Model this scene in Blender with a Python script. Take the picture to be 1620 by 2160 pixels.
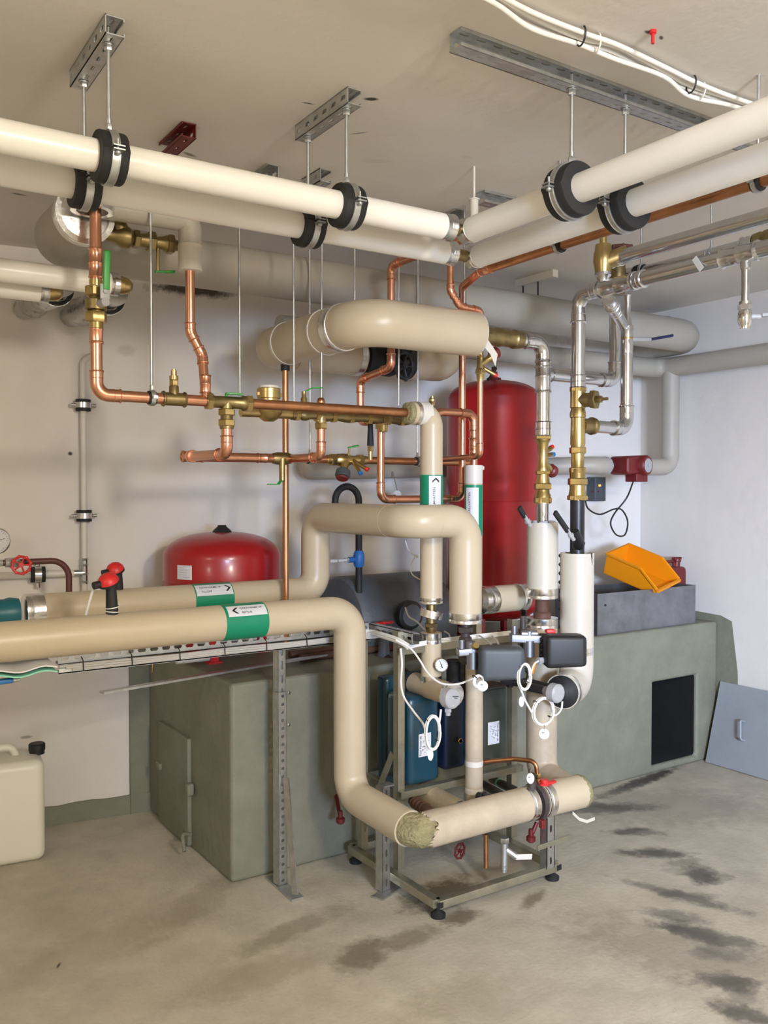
import bpy, bmesh, math, random
from mathutils import Vector, Matrix
random.seed(4)
for o in list(bpy.data.objects): bpy.data.objects.remove(o)
sc = bpy.context.scene; C = sc.collection
V = Vector
# ---------------------------------------------------------------- camera, light, exposure
F = 1880.0; PITCH = math.atan(46/F); YAW = math.radians(33.5); EYE = V((0, 0, 1.5))
cam = bpy.data.objects.new('camera', bpy.data.cameras.new('camera')); C.objects.link(cam)
cam.location = EYE; cam.rotation_euler = (math.pi/2-PITCH, 0, -YAW)
cam.data.sensor_fit = 'VERTICAL'; cam.data.sensor_height = 24; cam.data.lens = 24*F/2160; cam.data.clip_start = .02
sc.camera = cam
FW = V((math.sin(YAW)*math.cos(PITCH), math.cos(YAW)*math.cos(PITCH), -math.sin(PITCH)))
RT = V((math.cos(YAW), -math.sin(YAW), 0)); UP = RT.cross(FW)
def P(u, v, x=None, y=None, z=None):
    """point on a plane of the room (x, y or z known) seen at u, v of the 1620x2160 photograph"""
    d = FW + RT*((u-810)/F) + UP*((1080-v)/F)
    t = (x-EYE.x)/d.x if x is not None else (y-EYE.y)/d.y if y is not None else (z-EYE.z)/d.z
    return EYE + d*t
def PW(u, v, off=0):
    d = FW+RT*((u-810)/F)+UP*((1080-v)/F); t = (4.10+.137*1.1-off-EYE.y)/(d.y+.137*d.x); return EYE+d*t
sc.view_settings.view_transform = 'Standard'; sc.view_settings.look = 'None'
sc.view_settings.gamma = 1; sc.view_settings.exposure = 0.12; sc.view_settings.use_curve_mapping = False
w = bpy.data.worlds.new('world'); sc.world = w; w.use_nodes = True
w.node_tree.nodes['Background'].inputs[0].default_value = (.9, .93, 1, 1)
w.node_tree.nodes['Background'].inputs[1].default_value = .25
def area(name, loc, target, sx, sy, power, col, spread=math.pi):
    l = bpy.data.lights.new(name, 'AREA'); l.shape = 'RECTANGLE'; l.size = sx; l.size_y = sy
    l.energy = power; l.color = col; l.spread = spread
    o = bpy.data.objects.new(name, l); C.objects.link(o); o.location = loc
    o.rotation_euler = (V(target)-V(loc)).to_track_quat('-Z', 'Y').to_euler(); return o
def bulb(name, loc, r, power, col):
    l = bpy.data.lights.new(name, 'POINT'); l.shadow_soft_size = r; l.energy = power; l.color = col
    o = bpy.data.objects.new(name, l); C.objects.link(o); o.location = loc; return o
bulb('ceiling_lamp', (1.05, -1.0, 2.25), .16, 205, (1, .915, .79))
bulb('ceiling_lamp_left', (-1.5, .9, 2.2), .14, 30, (1, .90, .76))
area('window_daylight', (.1, -3.2, 1.55), (4.1, 3.1, .75), 1.0, .8, 50, (.54, .69, 1.0), math.radians(52))
H = 2.56
# ---------------------------------------------------------------- materials
MT = {}
def mat(name, col, rough=.5, metal=0, bump=0, bscale=40, var=0, vscale=6, col2=None, coat=0, spec=.5, trans=0, emis=None, detail=4):
    if name in MT: return MT[name]
    m = bpy.data.materials.new(name); m.use_nodes = True; nt = m.node_tree; b = nt.nodes['Principled BSDF']
    b.inputs['Base Color'].default_value = (*col, 1); b.inputs['Roughness'].default_value = rough
    b.inputs['Metallic'].default_value = metal; b.inputs['Coat Weight'].default_value = coat
    b.inputs['Coat Roughness'].default_value = .15
    b.inputs['Specular IOR Level'].default_value = spec
    if trans: b.inputs['Transmission Weight'].default_value = trans
    if emis: b.inputs['Emission Color'].default_value = (*emis, 1); b.inputs['Emission Strength'].default_value = 2
    tc = nt.nodes.new('ShaderNodeTexCoord')
    if var:
        n = nt.nodes.new('ShaderNodeTexNoise'); n.inputs['Scale'].default_value = vscale; n.inputs['Detail'].default_value = 10
        n.inputs['Roughness'].default_value = .65
        nt.links.new(tc.outputs['Object'], n.inputs['Vector'])
        r = nt.nodes.new('ShaderNodeValToRGB'); r.color_ramp.elements[0].position = .35; r.color_ramp.elements[1].position = .68
        c2 = col2 or tuple(c*(1-var) for c in col)
        r.color_ramp.elements[0].color = (*c2, 1); r.color_ramp.elements[1].color = (*col, 1)
        nt.links.new(n.outputs[0], r.inputs[0]); nt.links.new(r.outputs[0], b.inputs['Base Color'])
    if bump:
        n = nt.nodes.new('ShaderNodeTexNoise'); n.inputs['Scale'].default_value = bscale; n.inputs['Detail'].default_value = detail
        nt.links.new(tc.outputs['Object'], n.inputs['Vector'])
        q = nt.nodes.new('ShaderNodeBump'); q.inputs['Strength'].default_value = bump; q.inputs['Distance'].default_value = .01
        nt.links.new(n.outputs[0], q.inputs['Height']); nt.links.new(q.outputs[0], b.inputs['Normal'])
    MT[name] = m; return m
def blobs(m, items, scale=9, warp=.35):
    """stains and other patches: (x, y, z, rx, ry, rz, angle, colour, strength) ellipsoids with noisy outlines mixed over the base colour"""
    nt = m.node_tree; b = nt.nodes['Principled BSDF']; L = nt.links.new
    tc = nt.nodes.new('ShaderNodeTexCoord'); n = nt.nodes.new('ShaderNodeTexNoise'); n.inputs['Scale'].default_value = scale
    n.inputs['Detail'].default_value = 8; n.inputs['Roughness'].default_value = .68; L(tc.outputs['Object'], n.inputs['Vector'])
    src = b.inputs['Base Color'].links[0].from_socket if b.inputs['Base Color'].links else None
    for (x, y, z, rx, ry, rz, a, col, st) in items:
        mp = nt.nodes.new('ShaderNodeMapping'); mp.vector_type = 'TEXTURE'
        mp.inputs['Location'].default_value = (x, y, z); mp.inputs['Rotation'].default_value = (0, 0, a)
        mp.inputs['Scale'].default_value = (rx, ry, rz); L(tc.outputs['Object'], mp.inputs['Vector'])
        ln = nt.nodes.new('ShaderNodeVectorMath'); ln.operation = 'LENGTH'; L(mp.outputs[0], ln.inputs[0])
        ad = nt.nodes.new('ShaderNodeMath'); ad.operation = 'MULTIPLY_ADD'; ad.inputs[1].default_value = warp*4; L(n.outputs[0], ad.inputs[0])
        L(ln.outputs['Value'], ad.inputs[2])
        mr = nt.nodes.new('ShaderNodeMapRange'); mr.inputs['From Min'].default_value = 1+warp*2.2; mr.inputs['From Max'].default_value = .5+warp*2
        mr.inputs['To Min'].default_value = 0; mr.inputs['To Max'].default_value = st; L(ad.outputs[0], mr.inputs['Value'])
        mx = nt.nodes.new('ShaderNodeMix'); mx.data_type = 'RGBA'; L(mr.outputs[0], mx.inputs[0])
        if src: L(src, mx.inputs[6])
        else: mx.inputs[6].default_value = b.inputs['Base Color'].default_value
        mx.inputs[7].default_value = (*col, 1); src = mx.outputs[2]
    L(src, b.inputs['Base Color'])
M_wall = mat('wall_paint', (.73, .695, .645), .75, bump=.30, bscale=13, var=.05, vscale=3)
M_ceil = mat('ceiling_paint', (.74, .70, .635), .88, bump=.10, bscale=38, var=.05, vscale=3)
M_floor = mat('concrete_floor', (.545, .505, .41), .6, bump=.25, bscale=60, var=.26, vscale=4.5, col2=(.40, .365, .29), detail=8)
M_green = mat('green_grey_paint', (.225, .222, .160), .6, bump=.5, bscale=22, var=.22, vscale=5, detail=8)
M_white = mat('white_pipe_wrap', (.84, .805, .73), .3, var=.04, vscale=3, spec=.45)
M_beige = mat('beige_pipe_jacket', (.54, .45, .31), .36, var=.05, vscale=4, spec=.45)
M_beige2 = mat('pale_beige_jacket', (.57, .52, .43), .4, var=.05, vscale=5)
M_dusty = mat('dusty_beige_jacket', (.53, .44, .31), .42, var=.2, vscale=8, col2=(.40, .33, .24))
M_greige = mat('painted_grey_pipe', (.40, .37, .31), .5, var=.06, vscale=4)
M_cop = mat('bright_copper', (.80, .40, .26), .27, 1, var=.14, vscale=14)
M_copd = mat('aged_copper', (.62, .30, .15), .33, 1, var=.3, vscale=10, col2=(.42, .20, .10))
M_brass = mat('brass', (.60, .46, .20), .32, 1, var=.25, vscale=20)
M_brassd = mat('dull_brass', (.36, .28, .13), .42, 1, var=.3, vscale=20)
M_galv = mat('galvanised_pipe', (.66, .67, .68), .22, 1, var=.12, vscale=25)
M_zinc = mat('zinc_strut', (.64, .66, .66), .42, 1, var=.25, vscale=30)
M_zy = mat('yellow_zinc_frame', (.50, .47, .36), .42, .85, var=.25, vscale=18)
M_foil = mat('aluminium_foil', (.80, .80, .79), .25, 1, bump=.10, bscale=45)
M_rub = mat('black_rubber', (.012, .012, .012), .65)
M_blk = mat('black_plastic', (.012, .012, .013), .5)
M_blkpipe = mat('black_steel_pipe', (.045, .045, .048), .4, .6, var=.3, vscale=12)
M_dkpipe = mat('dark_brown_pipe', (.07, .05, .045), .5, var=.4, vscale=20, col2=(.04, .03, .028))
M_red = mat('red_enamel', (.36, .006, .010), .32, coat=.3, var=.06, vscale=3)
M_redp = mat('red_plastic', (.62, .02, .02), .4)
M_dred = mat('dark_red_paint', (.15, .012, .012), .45, var=.2)
M_oxide = mat('red_oxide_pipe', (.11, .035, .028), .45)
M_grn = mat('green_handle', (.03, .30, .04), .4)
M_gband = mat('green_label_tape', (.0, .23, .115), .4)
M_paper = mat('white_label', (.68, .68, .69), .5)
M_ink = mat('black_ink', (.01, .01, .012), .5)
M_yel = mat('yellow_plastic', (.78, .27, .004), .5, spec=.3)
M_blue = mat('blue_enamel', (.008, .055, .085), .35, coat=.3, var=.2, vscale=8)
M_navy = mat('navy_enamel', (.006, .014, .035), .4)
M_hx = mat('green_grey_enamel', (.055, .060, .045), .4, var=.2, vscale=8)
M_tank = mat('blue_grey_steel', (.11, .12, .13), .5, bump=.3, bscale=30, var=.25, vscale=6)
M_grey = mat('charcoal_plastic', (.055, .065, .072), .5)
M_lg = mat('light_grey_plastic', (.36, .36, .365), .4)
M_bluep = mat('blue_plastic', (.02, .14, .40), .45)
M_navyp = mat('dark_blue_grip', (.012, .012, .07), .45)
M_steel = mat('dull_sheet_steel', (.32, .32, .34), .42, .85, var=.35, vscale=7)
M_dcable = mat('dusty_cable', (.50, .48, .44), .5)
M_cable = mat('white_cable', (.78, .76, .70), .45)
M_wool = mat('mineral_wool', (.36, .32, .16), .95, bump=1, bscale=90, var=.4, vscale=25)
M_hdpe = mat('translucent_canister', (.74, .73, .63), .38, spec=.4)
M_panel = mat('grey_steel_panel', (.30, .32, .34), .5, var=.1, vscale=6)
M_wood = mat('raw_wood', (.36, .27, .14), .7, var=.3, vscale=15)
M_pipew = mat('painted_white_conduit', (.66, .63, .57), .45)
M_chrome = mat('chrome', (.75, .75, .75), .14, 1)
M_crump = mat('crumpled_foil', (.50, .50, .51), .18, 1, bump=1.0, bscale=14)
M_mint = mat('mint_green_folder', (.25, .62, .45), .5)
M_teal = mat('teal_enamel', (.01, .12, .15), .4)
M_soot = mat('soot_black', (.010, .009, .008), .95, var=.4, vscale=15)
M_orange = mat('orange_lamp', (.9, .3, .05), .4, emis=(1, .3, .05))
M_rust = mat('rusty_brown', (.13, .06, .035), .7, var=.4, vscale=20)
# ---------------------------------------------------------------- mesh builder
ORG = {}
def basis(d, up=None):
    d = V(d).normalized()
    up = V(up) if up is not None else (V((0, 0, 1)) if abs(d.z) < .9 else V((0, 1, 0)))
    x = up.cross(d)
    if x.length < 1e-6: x = V((1, 0, 0)).cross(d)
    x.normalize(); y = d.cross(x).normalized(); return x, y, d
def fillet(pts, rad, n=7):
    pts = [V(p) for p in pts]; out = [pts[0]]
    for i in range(1, len(pts)-1):
        a, p, b = pts[i-1], pts[i], pts[i+1]; d1 = (a-p); d2 = (b-p); l1 = d1.length; l2 = d2.length; d1.normalize(); d2.normalize()
        c = max(-1, min(1, d1.dot(d2))); th = math.acos(c)
        if th > math.pi-.02: out.append(p); continue
        r = rad[i-1] if isinstance(rad, (list, tuple)) else rad
        t = min(r/math.tan(th/2), l1*.49, l2*.49); r = t*math.tan(th/2)
        ctr = p+(d1+d2).normalized()*(r/math.sin(th/2)); s = p+d1*t-ctr; e = p+d2*t-ctr
        ang = s.angle(e); ax = s.cross(e).normalized()
        for k in range(n+1): out.append(ctr+Matrix.Rotation(ang*k/n, 3, ax) @ s)
    out.append(pts[-1]); return out
def spline(pts, n=8):
    pts = [V(p) for p in pts]; q = [pts[0]*2-pts[1]]+pts+[pts[-1]*2-pts[-2]]; out = []
    for i in range(1, len(q)-2):
        for k in range(n):
            t = k/n; a, b, c, d = q[i-1], q[i], q[i+1], q[i+2]
            out.append(.5*((2*b)+(c-a)*t+(2*a-5*b+4*c-d)*t*t+(3*b-a-3*c+d)*t**3))
    out.append(pts[-1]); return out
class B:
    def __init__(s): s.v = []; s.f = []
    def add(s, vs, fs):
        n = len(s.v); s.v += [V(p) for p in vs]; s.f += [[i+n for i in f] for f in fs]; return s
    def tube(s, pts, r, seg=24, cap=True, bend=None, n=7):
        if bend: pts = fillet(pts, bend, n)
        pts = [V(p) for p in pts]; N = len(pts); R = r if isinstance(r, (list, tuple)) else [r]*N
        tang = []
        for i in range(N):
            d = (pts[min(i+1, N-1)]-pts[max(i-1, 0)]); tang.append(d.normalized() if d.length > 1e-9 else V((0, 0, 1)))
        x, y, _ = basis(tang[0]); vs = []; fs = []
        for i in range(N):
            if i:
                q = tang[i-1].rotation_difference(tang[i]); x = q @ x; y = q @ y
            for k in range(seg):
                a = 2*math.pi*k/seg; vs.append(pts[i]+(x*math.cos(a)+y*math.sin(a))*R[i])
        for i in range(N-1):
            for k in range(seg):
                k2 = (k+1) % seg; fs.append([i*seg+k, i*seg+k2, (i+1)*seg+k2, (i+1)*seg+k])
        if cap: fs.append(list(range(seg))[::-1]); fs.append([(N-1)*seg+k for k in range(seg)])
        return s.add(vs, fs)
    def lathe(s, p, d, prof, seg=28, up=None, rot=0):
        x, y, z = basis(d, up); p = V(p); vs = []; fs = []; N = len(prof)
        for (t, r) in prof:
            for k in range(seg):
                a = 2*math.pi*k/seg+rot; vs.append(p+z*t+(x*math.cos(a)+y*math.sin(a))*max(r, 1e-5))
        for i in range(N-1):
            for k in range(seg):
                k2 = (k+1) % seg; fs.append([i*seg+k, i*seg+k2, (i+1)*seg+k2, (i+1)*seg+k])
        if prof[0][1] > 1e-4: fs.append(list(range(seg))[::-1])
        if prof[-1][1] > 1e-4: fs.append([(N-1)*seg+k for k in range(seg)])
        return s.add(vs, fs)
    def hexa(s, p, d, r, h):   # hexagonal nut centred on p
        return s.lathe(V(p)-V(d).normalized()*h/2, d, [(0, r*.9), (h*.12, r), (h*.88, r), (h, r*.9)], 6)
    def shell(s, p, d, ro, ri, h, seg=32):   # open sleeve
        x, y, z = basis(d); p = V(p); vs = []; fs = []
        prof = [(0, ri), (0, ro), (h, ro), (h, ri)]
        for (t, r) in prof:
            for k in range(seg):
                a = 2*math.pi*k/seg; vs.append(p+z*t+(x*math.cos(a)+y*math.sin(a))*r)
        for i in range(4):
            j = (i+1) % 4
            for k in range(seg):
                k2 = (k+1) % seg; fs.append([i*seg+k, i*seg+k2, j*seg+k2, j*seg+k])
        return s.add(vs, fs)
    def torus(s, p, d, R, r, seg=32, m=8, a0=0, a1=2*math.pi):
        x, y, z = basis(d); p = V(p)
        full = abs(a1-a0-2*math.pi) < 1e-4
        pts = [p+(x*math.cos(a0+(a1-a0)*k/seg)+y*math.sin(a0+(a1-a0)*k/seg))*R for k in range(seg+1)]
        return s.tube(pts, r, m, not full)
    def box(s, c, sz, M=None, bev=0):
        x, y, z = [q/2 for q in sz]; c = V(c)
        if bev:
            bm = bmesh.new(); bmesh.ops.create_cube(bm, size=1)
            for q in bm.verts: q.co = V((q.co.x*sz[0], q.co.y*sz[1], q.co.z*sz[2]))
            bmesh.ops.bevel(bm, geom=bm.edges[:], offset=bev, segments=3, profile=.6, affect='EDGES')
            bm.verts.index_update(); vs = [q.co.copy() for q in bm.verts]; fs = [[q.index for q in f.verts] for f in bm.faces]; bm.free()
        else:
            vs = [V((i*x, j*y, k*z)) for i in (-1, 1) for j in (-1, 1) for k in (-1, 1)]
            fs = [[0, 1, 3, 2], [4, 6, 7, 5], [0, 4, 5, 1], [2, 3, 7, 6], [0, 2, 6, 4], [1, 5, 7, 3]]
        if M is not None: vs = [M @ q for q in vs]
        return s.add([q+c for q in vs], fs)
    def beam(s, a, b, w, h, up=(0, 0, 1), bev=0):   # box along a->b
        a = V(a); b = V(b); x, y, z = basis(b-a, up); M = Matrix((x, y, z)).transposed()
        return s.box((a+b)/2, (w, h, (b-a).length), M, bev)
    def channel(s, a, b, w, h, open_dir, t=.0025, pitch=.05, slot=.028, sw=.012, faces='web'):
        """U strut a->b: slotted web opposite open_dir, two flanges reaching towards open_dir"""
        a = V(a); b = V(b); L = (b-a).length; z = (b-a).normalized(); o = V(open_dir).normalized(); x = z.cross(o).normalized()
        n = max(1, int(L/pitch)); pt = L/n
        def plate(org, ax, nrm, wid, hole):
            # plate spanning z, ax, with thickness along nrm and one slot per pitch
            for i in range(n):
                z0 = i*pt; z1 = z0+pt; zc = (z0+z1)/2; hs = min(slot, pt*.8)/2
                if hole:
                    outr = [(z0, -wid/2), (zc, -wid/2), (z1, -wid/2), (z1, 0), (z1, wid/2), (zc, wid/2), (z0, wid/2), (z0, 0)]
                    inn = [(zc-hs*.7, -hole/2), (zc, -hole/2), (zc+hs*.7, -hole/2), (zc+hs, 0), (zc+hs*.7, hole/2), (zc, hole/2), (zc-hs*.7, hole/2), (zc-hs, 0)]
                    vs = []; fs = []
                    for T in (0, t):
                        for q in outr+inn: vs.append(org+z*q[0]+ax*q[1]+nrm*T)
                    for k in range(8):
                        k2 = (k+1) % 8
                        fs.append([k, k2, 8+k2, 8+k]); fs.append([16+k, 24+k, 24+k2, 16+k2]); fs.append([8+k, 8+k2, 24+k2, 24+k]); fs.append([k, 16+k, 16+k2, k2])
                    s.add(vs, fs)
                else:
                    s.beam(org+z*z0+nrm*t/2, org+z*z1+nrm*t/2, t, wid, ax)
        plate(a, x, o, w, sw)
        for sg in (-1, 1):
            plate(a+x*sg*(w/2)+o*(h/2), o, x*(-sg), h, .008 if faces == 'all' else 0)
            s.beam(a+x*sg*(w/2-.004)+o*h, b+x*sg*(w/2-.004)+o*h, .008, t, o)
        return s
def sanitize(m):
    m.set_sharp_from_angle(angle=math.radians(38))
def part(name, b, m, parent=None, label=None, smooth=True, bevel=0, kind=None):
    me = bpy.data.meshes.new(name); o = bpy.data.objects.new(name, me); C.objects.link(o)
    if parent is not None: org = ORG[parent]; o.parent = parent
    else:
        xs = [p.x for p in b.v]; ys = [p.y for p in b.v]; zs = [p.z for p in b.v]
        org = V(((min(xs)+max(xs))/2, (min(ys)+max(ys))/2, min(zs))); o.location = org
    ORG[o] = org
    me.from_pydata([tuple(p-org) for p in b.v], [], b.f)
    bm = bmesh.new(); bm.from_mesh(me); bmesh.ops.recalc_face_normals(bm, faces=bm.faces[:]); bm.to_mesh(me); bm.free()
    if smooth:
        me.shade_smooth(); sanitize(me)
    me.materials.append(m)
    if label: o['label'] = label
    if kind: o['kind'] = kind
    if bevel:
        q = o.modifiers.new('bevel', 'BEVEL'); q.width = bevel; q.segments = 2; q.limit_method = 'ANGLE'
    return o
def thing(name, label, cat, loc, group=None):
    o = bpy.data.objects.new(name, None); C.objects.link(o); o.location = V(loc); o.empty_display_size = .05
    ORG[o] = V(loc); o['label'] = label; o['category'] = cat
    if group: o['group'] = group
    return o
def single(name, b, m, label, cat, group=None, **k):
    o = part(name, b, m, None, **k); o['label'] = label; o['category'] = cat
    if group: o['group'] = group
    return o
def struct(name, b, m, **k):
    me = bpy.data.meshes.new(name); o = bpy.data.objects.new(name, me); C.objects.link(o); ORG[o] = V((0, 0, 0))
    me.from_pydata([tuple(p) for p in b.v], [], b.f)
    bm = bmesh.new(); bm.from_mesh(me); bmesh.ops.recalc_face_normals(bm, faces=bm.faces[:]); bm.to_mesh(me); bm.free()
    me.materials.append(m); o['kind'] = 'structure'
    if k.get('bevel'):
        q = o.modifiers.new('bevel', 'BEVEL'); q.width = k['bevel']; q.segments = 3
    return o
# ---- piping helpers
def elbows(root, pts, r, bend, m, sleeve=2.2, k=1.13, skip=(), name='elbow'):
    """press-fit elbow with beaded sockets at every corner of pts"""
    pts = [V(p) for p in pts]
    for i in range(1, len(pts)-1):
        if i in skip: continue
        a, p, c = pts[i-1], pts[i], pts[i+1]; d1 = (a-p).normalized(); d2 = (c-p).normalized()
        th = math.acos(max(-1, min(1, d1.dot(d2)))); t = bend/math.tan(th/2)
        e1 = p+d1*(t+r*sleeve); e2 = p+d2*(t+r*sleeve)
        b = B(); b.tube([e1, p, e2], r*k, 24, bend=bend, n=9)
        for e, d in ((e1, d1), (e2, d2)):
            b.torus(e-d*r*.12, d, r*k, r*.16, 24, 6); b.torus(e-d*r*1.3, d, r*k, r*.06, 24, 6)
        part(name, b, m, root)
def coupling(root, p, d, r, L, m, k=1.14, name='coupling'):
    p = V(p); d = V(d).normalized(); b = B()
    b.lathe(p-d*L/2, d, [(0, r*k*1.06), (L*.04, r*k*1.14), (L*.08, r*k), (L*.45, r*k), (L*.48, r*k*1.07), (L*.52, r*k*1.07), (L*.55, r*k), (L*.92, r*k), (L*.96, r*k*1.14), (L, r*k*1.06)])
    return part(name, b, m, root)
def foil_collar(root, p, d, r, L, m=None, name='foil_collar'):
    p = V(p); d = V(d).normalized()
    b = B(); b.lathe(p-d*L/2, d, [(0, r*.99), (.001, r*1.035), (L*.3, r*1.035), (L*.34, r*1.02), (L*.38, r*1.035), (L-.001, r*1.035), (L, r*.99)], 36)
    return part(name, b, m or M_foil, root)
def pipe(name, label, cat, pts, r, m, bend, group=None, el=None, seg=28, skip=(), sleeve=2.2):
    pts = [V(p) for p in pts]
    root = thing(name, label, cat, pts[0], group)
    part('tube' if name != 'tube' else 'pipe_body', B().tube(pts, r, seg, bend=bend, n=10), m, root)
    if el: elbows(root, pts, r, bend, el, skip=skip, sleeve=sleeve)
    return root
def union(root, p, d, r, L, m=None, name='union', hexr=1.55):
    m = m or M_brass
    p = V(p); d = V(d).normalized(); b = B(); a = p-d*L/2
    b.lathe(a, d, [(0, r*1.05), (L*.2, r*1.15), (L*.25, r*1.3), (L*.75, r*1.3), (L*.8, r*1.1), (L, r*1.05)])
    b.hexa(a+d*L*.22, d, r*hexr, L*.24); b.hexa(a+d*L*.78, d, r*hexr*.95, L*.22)
    return part(name, b, m, root)
def lever(root, p, d, L, w, m, stem_from=None, sm=None):
    """flat lever handle starting at p towards d, with its stem"""
    p = V(p); d = V(d).normalized()
    if stem_from is not None: part('stem', B().tube([stem_from, p], w*.35, 14), sm or M_brass, root)
    up = (p-V(stem_from)) if stem_from is not None else V((0, 0, 1))
    b = B(); b.beam(p-d*w*.6, p+d*L, w, w*.35, up, bev=w*.15)
    b.beam(p+d*L*.4, p+d*L*1.02, w*1.15, w*.5, up, bev=w*.22)
    part('handle', b, m, root)
def handwheel(root, p, d, R, m, name='handwheel', lobes=0):
    b = B(); p = V(p); x, y, z = basis(d)
    b.torus(p, d, R, R*.15, 32, 8); b.lathe(p-z*R*.2, d, [(0, R*.28), (R*.4, R*.28)], 16)
    for k in range(5):
        a = k*2*math.pi/5; b.tube([p, p+(x*math.cos(a)+y*math.sin(a))*R], R*.1, 8)
    for k in range(8):
        a = k*2*math.pi/8+.2; b.lathe(p+(x*math.cos(a)+y*math.sin(a))*R*1.08-z*R*.13, d, [(0, R*.1), (R*.08, R*.17), (R*.2, R*.17), (R*.27, R*.1)], 10)
    return part(name, b, m, root)
def rod(top, bot, label, r=.004, group='threaded rods hanging from the ceiling', m=None):
    o = single('threaded_rod', B().tube([top, bot], r, 10), m or M_zinc, label, 'rod', group); return o
# ================================================================ the setting
def yb(x): return 4.10-.137*(x-1.1)
floor_b = B().box((.655, .6, -.05), (7.4, 8.6, .1)); struct('floor', floor_b, M_floor)
struct('ceiling', B().box((.655, .6, H+.05), (7.4, 8.6, .1)), M_ceil)
x0, x1 = -3.0, 4.31
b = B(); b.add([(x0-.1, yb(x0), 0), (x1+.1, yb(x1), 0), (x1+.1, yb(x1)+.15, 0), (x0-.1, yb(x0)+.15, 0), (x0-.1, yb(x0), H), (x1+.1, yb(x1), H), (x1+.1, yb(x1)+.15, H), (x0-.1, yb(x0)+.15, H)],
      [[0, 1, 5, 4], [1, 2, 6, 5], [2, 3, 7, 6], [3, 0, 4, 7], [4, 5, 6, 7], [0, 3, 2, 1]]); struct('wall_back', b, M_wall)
struct('wall_right', B().box((x1+.05, .4, H/2), (.1, 8.0, H)), M_wall)
struct('wall_left', B().box((-3.05, .6, H/2), (.1, 8.4, H)), M_wall)
struct('wall_behind_camera', B().box((.655, -3.55, H/2), (7.4, .1, H)), M_wall)
# painted strips along the wall foot and around the plinth
b = B(); random.seed(2); n = 60; vs = []
for i in range(n+1):
    x = -2.9+(1.40+2.9)*i/n; hh = .085+random.uniform(-.006, .006); y = yb(x)
    vs += [(x, y-.012, 0), (x, y-.012, hh), (x, y+.01, hh), (x, y+.01, 0)]
fs = []
for i in range(n):
    for k in range(4): fs.append([4*i+k, 4*i+(k+1) % 4, 4*i+4+(k+1) % 4, 4*i+4+k])
struct('baseboard_back', b.add(vs, fs), M_green)
struct('trim_1', B().box((1.325, yb(1.325)-.006, .43), (.09, .014, .86)), M_green)
b = B(); vs = [(4.306, 2.98, 0), (4.306, 3.80, 0), (4.306, 3.80, .83), (4.306, 3.10, .80), (4.306, 3.03, .775), (4.306, 2.99, .5)]
b.add(vs+[(4.32, p[1], p[2]) for p in vs], [[0, 1, 2, 3, 4, 5], [11, 10, 9, 8, 7, 6]]+[[i, (i+1) % 6, (i+1) % 6+6, i+6] for i in range(6)]); struct('trim_2', b, M_green)
# ---- plinth (part of the building): left end flush, front with soot door opening
PF = 3.12; PT = .765
ha = P(1378, 1438, y=PF); hb = P(1470, 1422, y=PF); hc = P(1378, 1618, y=PF)
X = [1.37, ha.x, hb.x, 4.306]; Z = [0, hc.z+.005, ha.z-.005, PT]
bm = bmesh.new(); g = {}
for i, xx in enumerate(X):
    for k, zz in enumerate(Z): g[i, k] = bm.verts.new((xx, PF, zz))
for i in range(3):
    for k in range(3):
        if (i, k) != (1, 1): bm.faces.new([g[i, k], g[i+1, k], g[i+1, k+1], g[i, k+1]])
bk = [bm.verts.new(p) for p in ((X[0], yb(X[0])-.003, 0), (X[0], yb(X[0])-.003, PT), (X[3], yb(X[3])-.003, PT), (X[3], yb(X[3])-.003, 0))]
bm.faces.new([g[0, 0], g[0, 1], g[0, 2], g[0, 3], bk[1], bk[0]]); bm.faces.new([g[0, 3], g[1, 3], g[2, 3], g[3, 3], bk[2], bk[1]])
bm.faces.new([g[3, 3], g[3, 2], g[3, 1], g[3, 0], bk[3], bk[2]]); bm.faces.new([g[0, 0], bk[0], bk[3], g[3, 0], g[2, 0], g[1, 0]])
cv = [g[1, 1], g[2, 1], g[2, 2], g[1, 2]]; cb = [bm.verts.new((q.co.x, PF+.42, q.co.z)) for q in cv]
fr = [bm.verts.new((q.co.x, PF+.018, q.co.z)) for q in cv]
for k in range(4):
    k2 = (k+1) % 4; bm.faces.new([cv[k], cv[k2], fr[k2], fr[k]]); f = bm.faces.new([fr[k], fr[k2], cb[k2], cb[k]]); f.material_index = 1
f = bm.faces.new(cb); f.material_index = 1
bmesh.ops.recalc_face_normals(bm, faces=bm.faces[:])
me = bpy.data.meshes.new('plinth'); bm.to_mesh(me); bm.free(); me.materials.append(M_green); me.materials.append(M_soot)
pl = bpy.data.objects.new('boiler_plinth', me); C.objects.link(pl); ORG[pl] = V((0, 0, 0))
md = pl.modifiers.new('bevel', 'BEVEL'); md.width = .016; md.segments = 3
pl['label'] = 'long green-grey painted concrete plinth along the back wall with square opening'; pl['category'] = 'plinth'
# hatch in the plinth's left face
a_ = P(342, 1517, x=1.37); b_ = P(403, 1562, x=1.37); c_ = P(405, 1790, x=1.37); d_ = P(342, 1722, x=1.37)
b = B(); Yh = (a_.y+d_.y)/2, (b_.y+c_.y)/2; zt = (a_.z+b_.z)/2; zb = (c_.z+d_.z)/2
b.beam((1.362, sum(Yh)/2, zb), (1.362, sum(Yh)/2, zt), .018, abs(Yh[0]-Yh[1]), (0, 1, 0), bev=.004)
b2 = b; h = part('hatch', b2, M_green, pl)
b = B(); q = P(400, 1665, x=1.35); b.box(q, (.03, .035, .05), bev=.01); q = P(336, 1615, x=1.35); b.box(q, (.02, .05, .03), bev=.008); part('hatch_catch', b, M_green, h)
b = B(); p0 = P(402, 1760, x=1.35); b.tube(spline([p0, p0+V((-.04, -.02, .01)), p0+V((-.05, -.06, -.04))]), .008, 8); part('hatch_handle', b, M_green, h)
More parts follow.
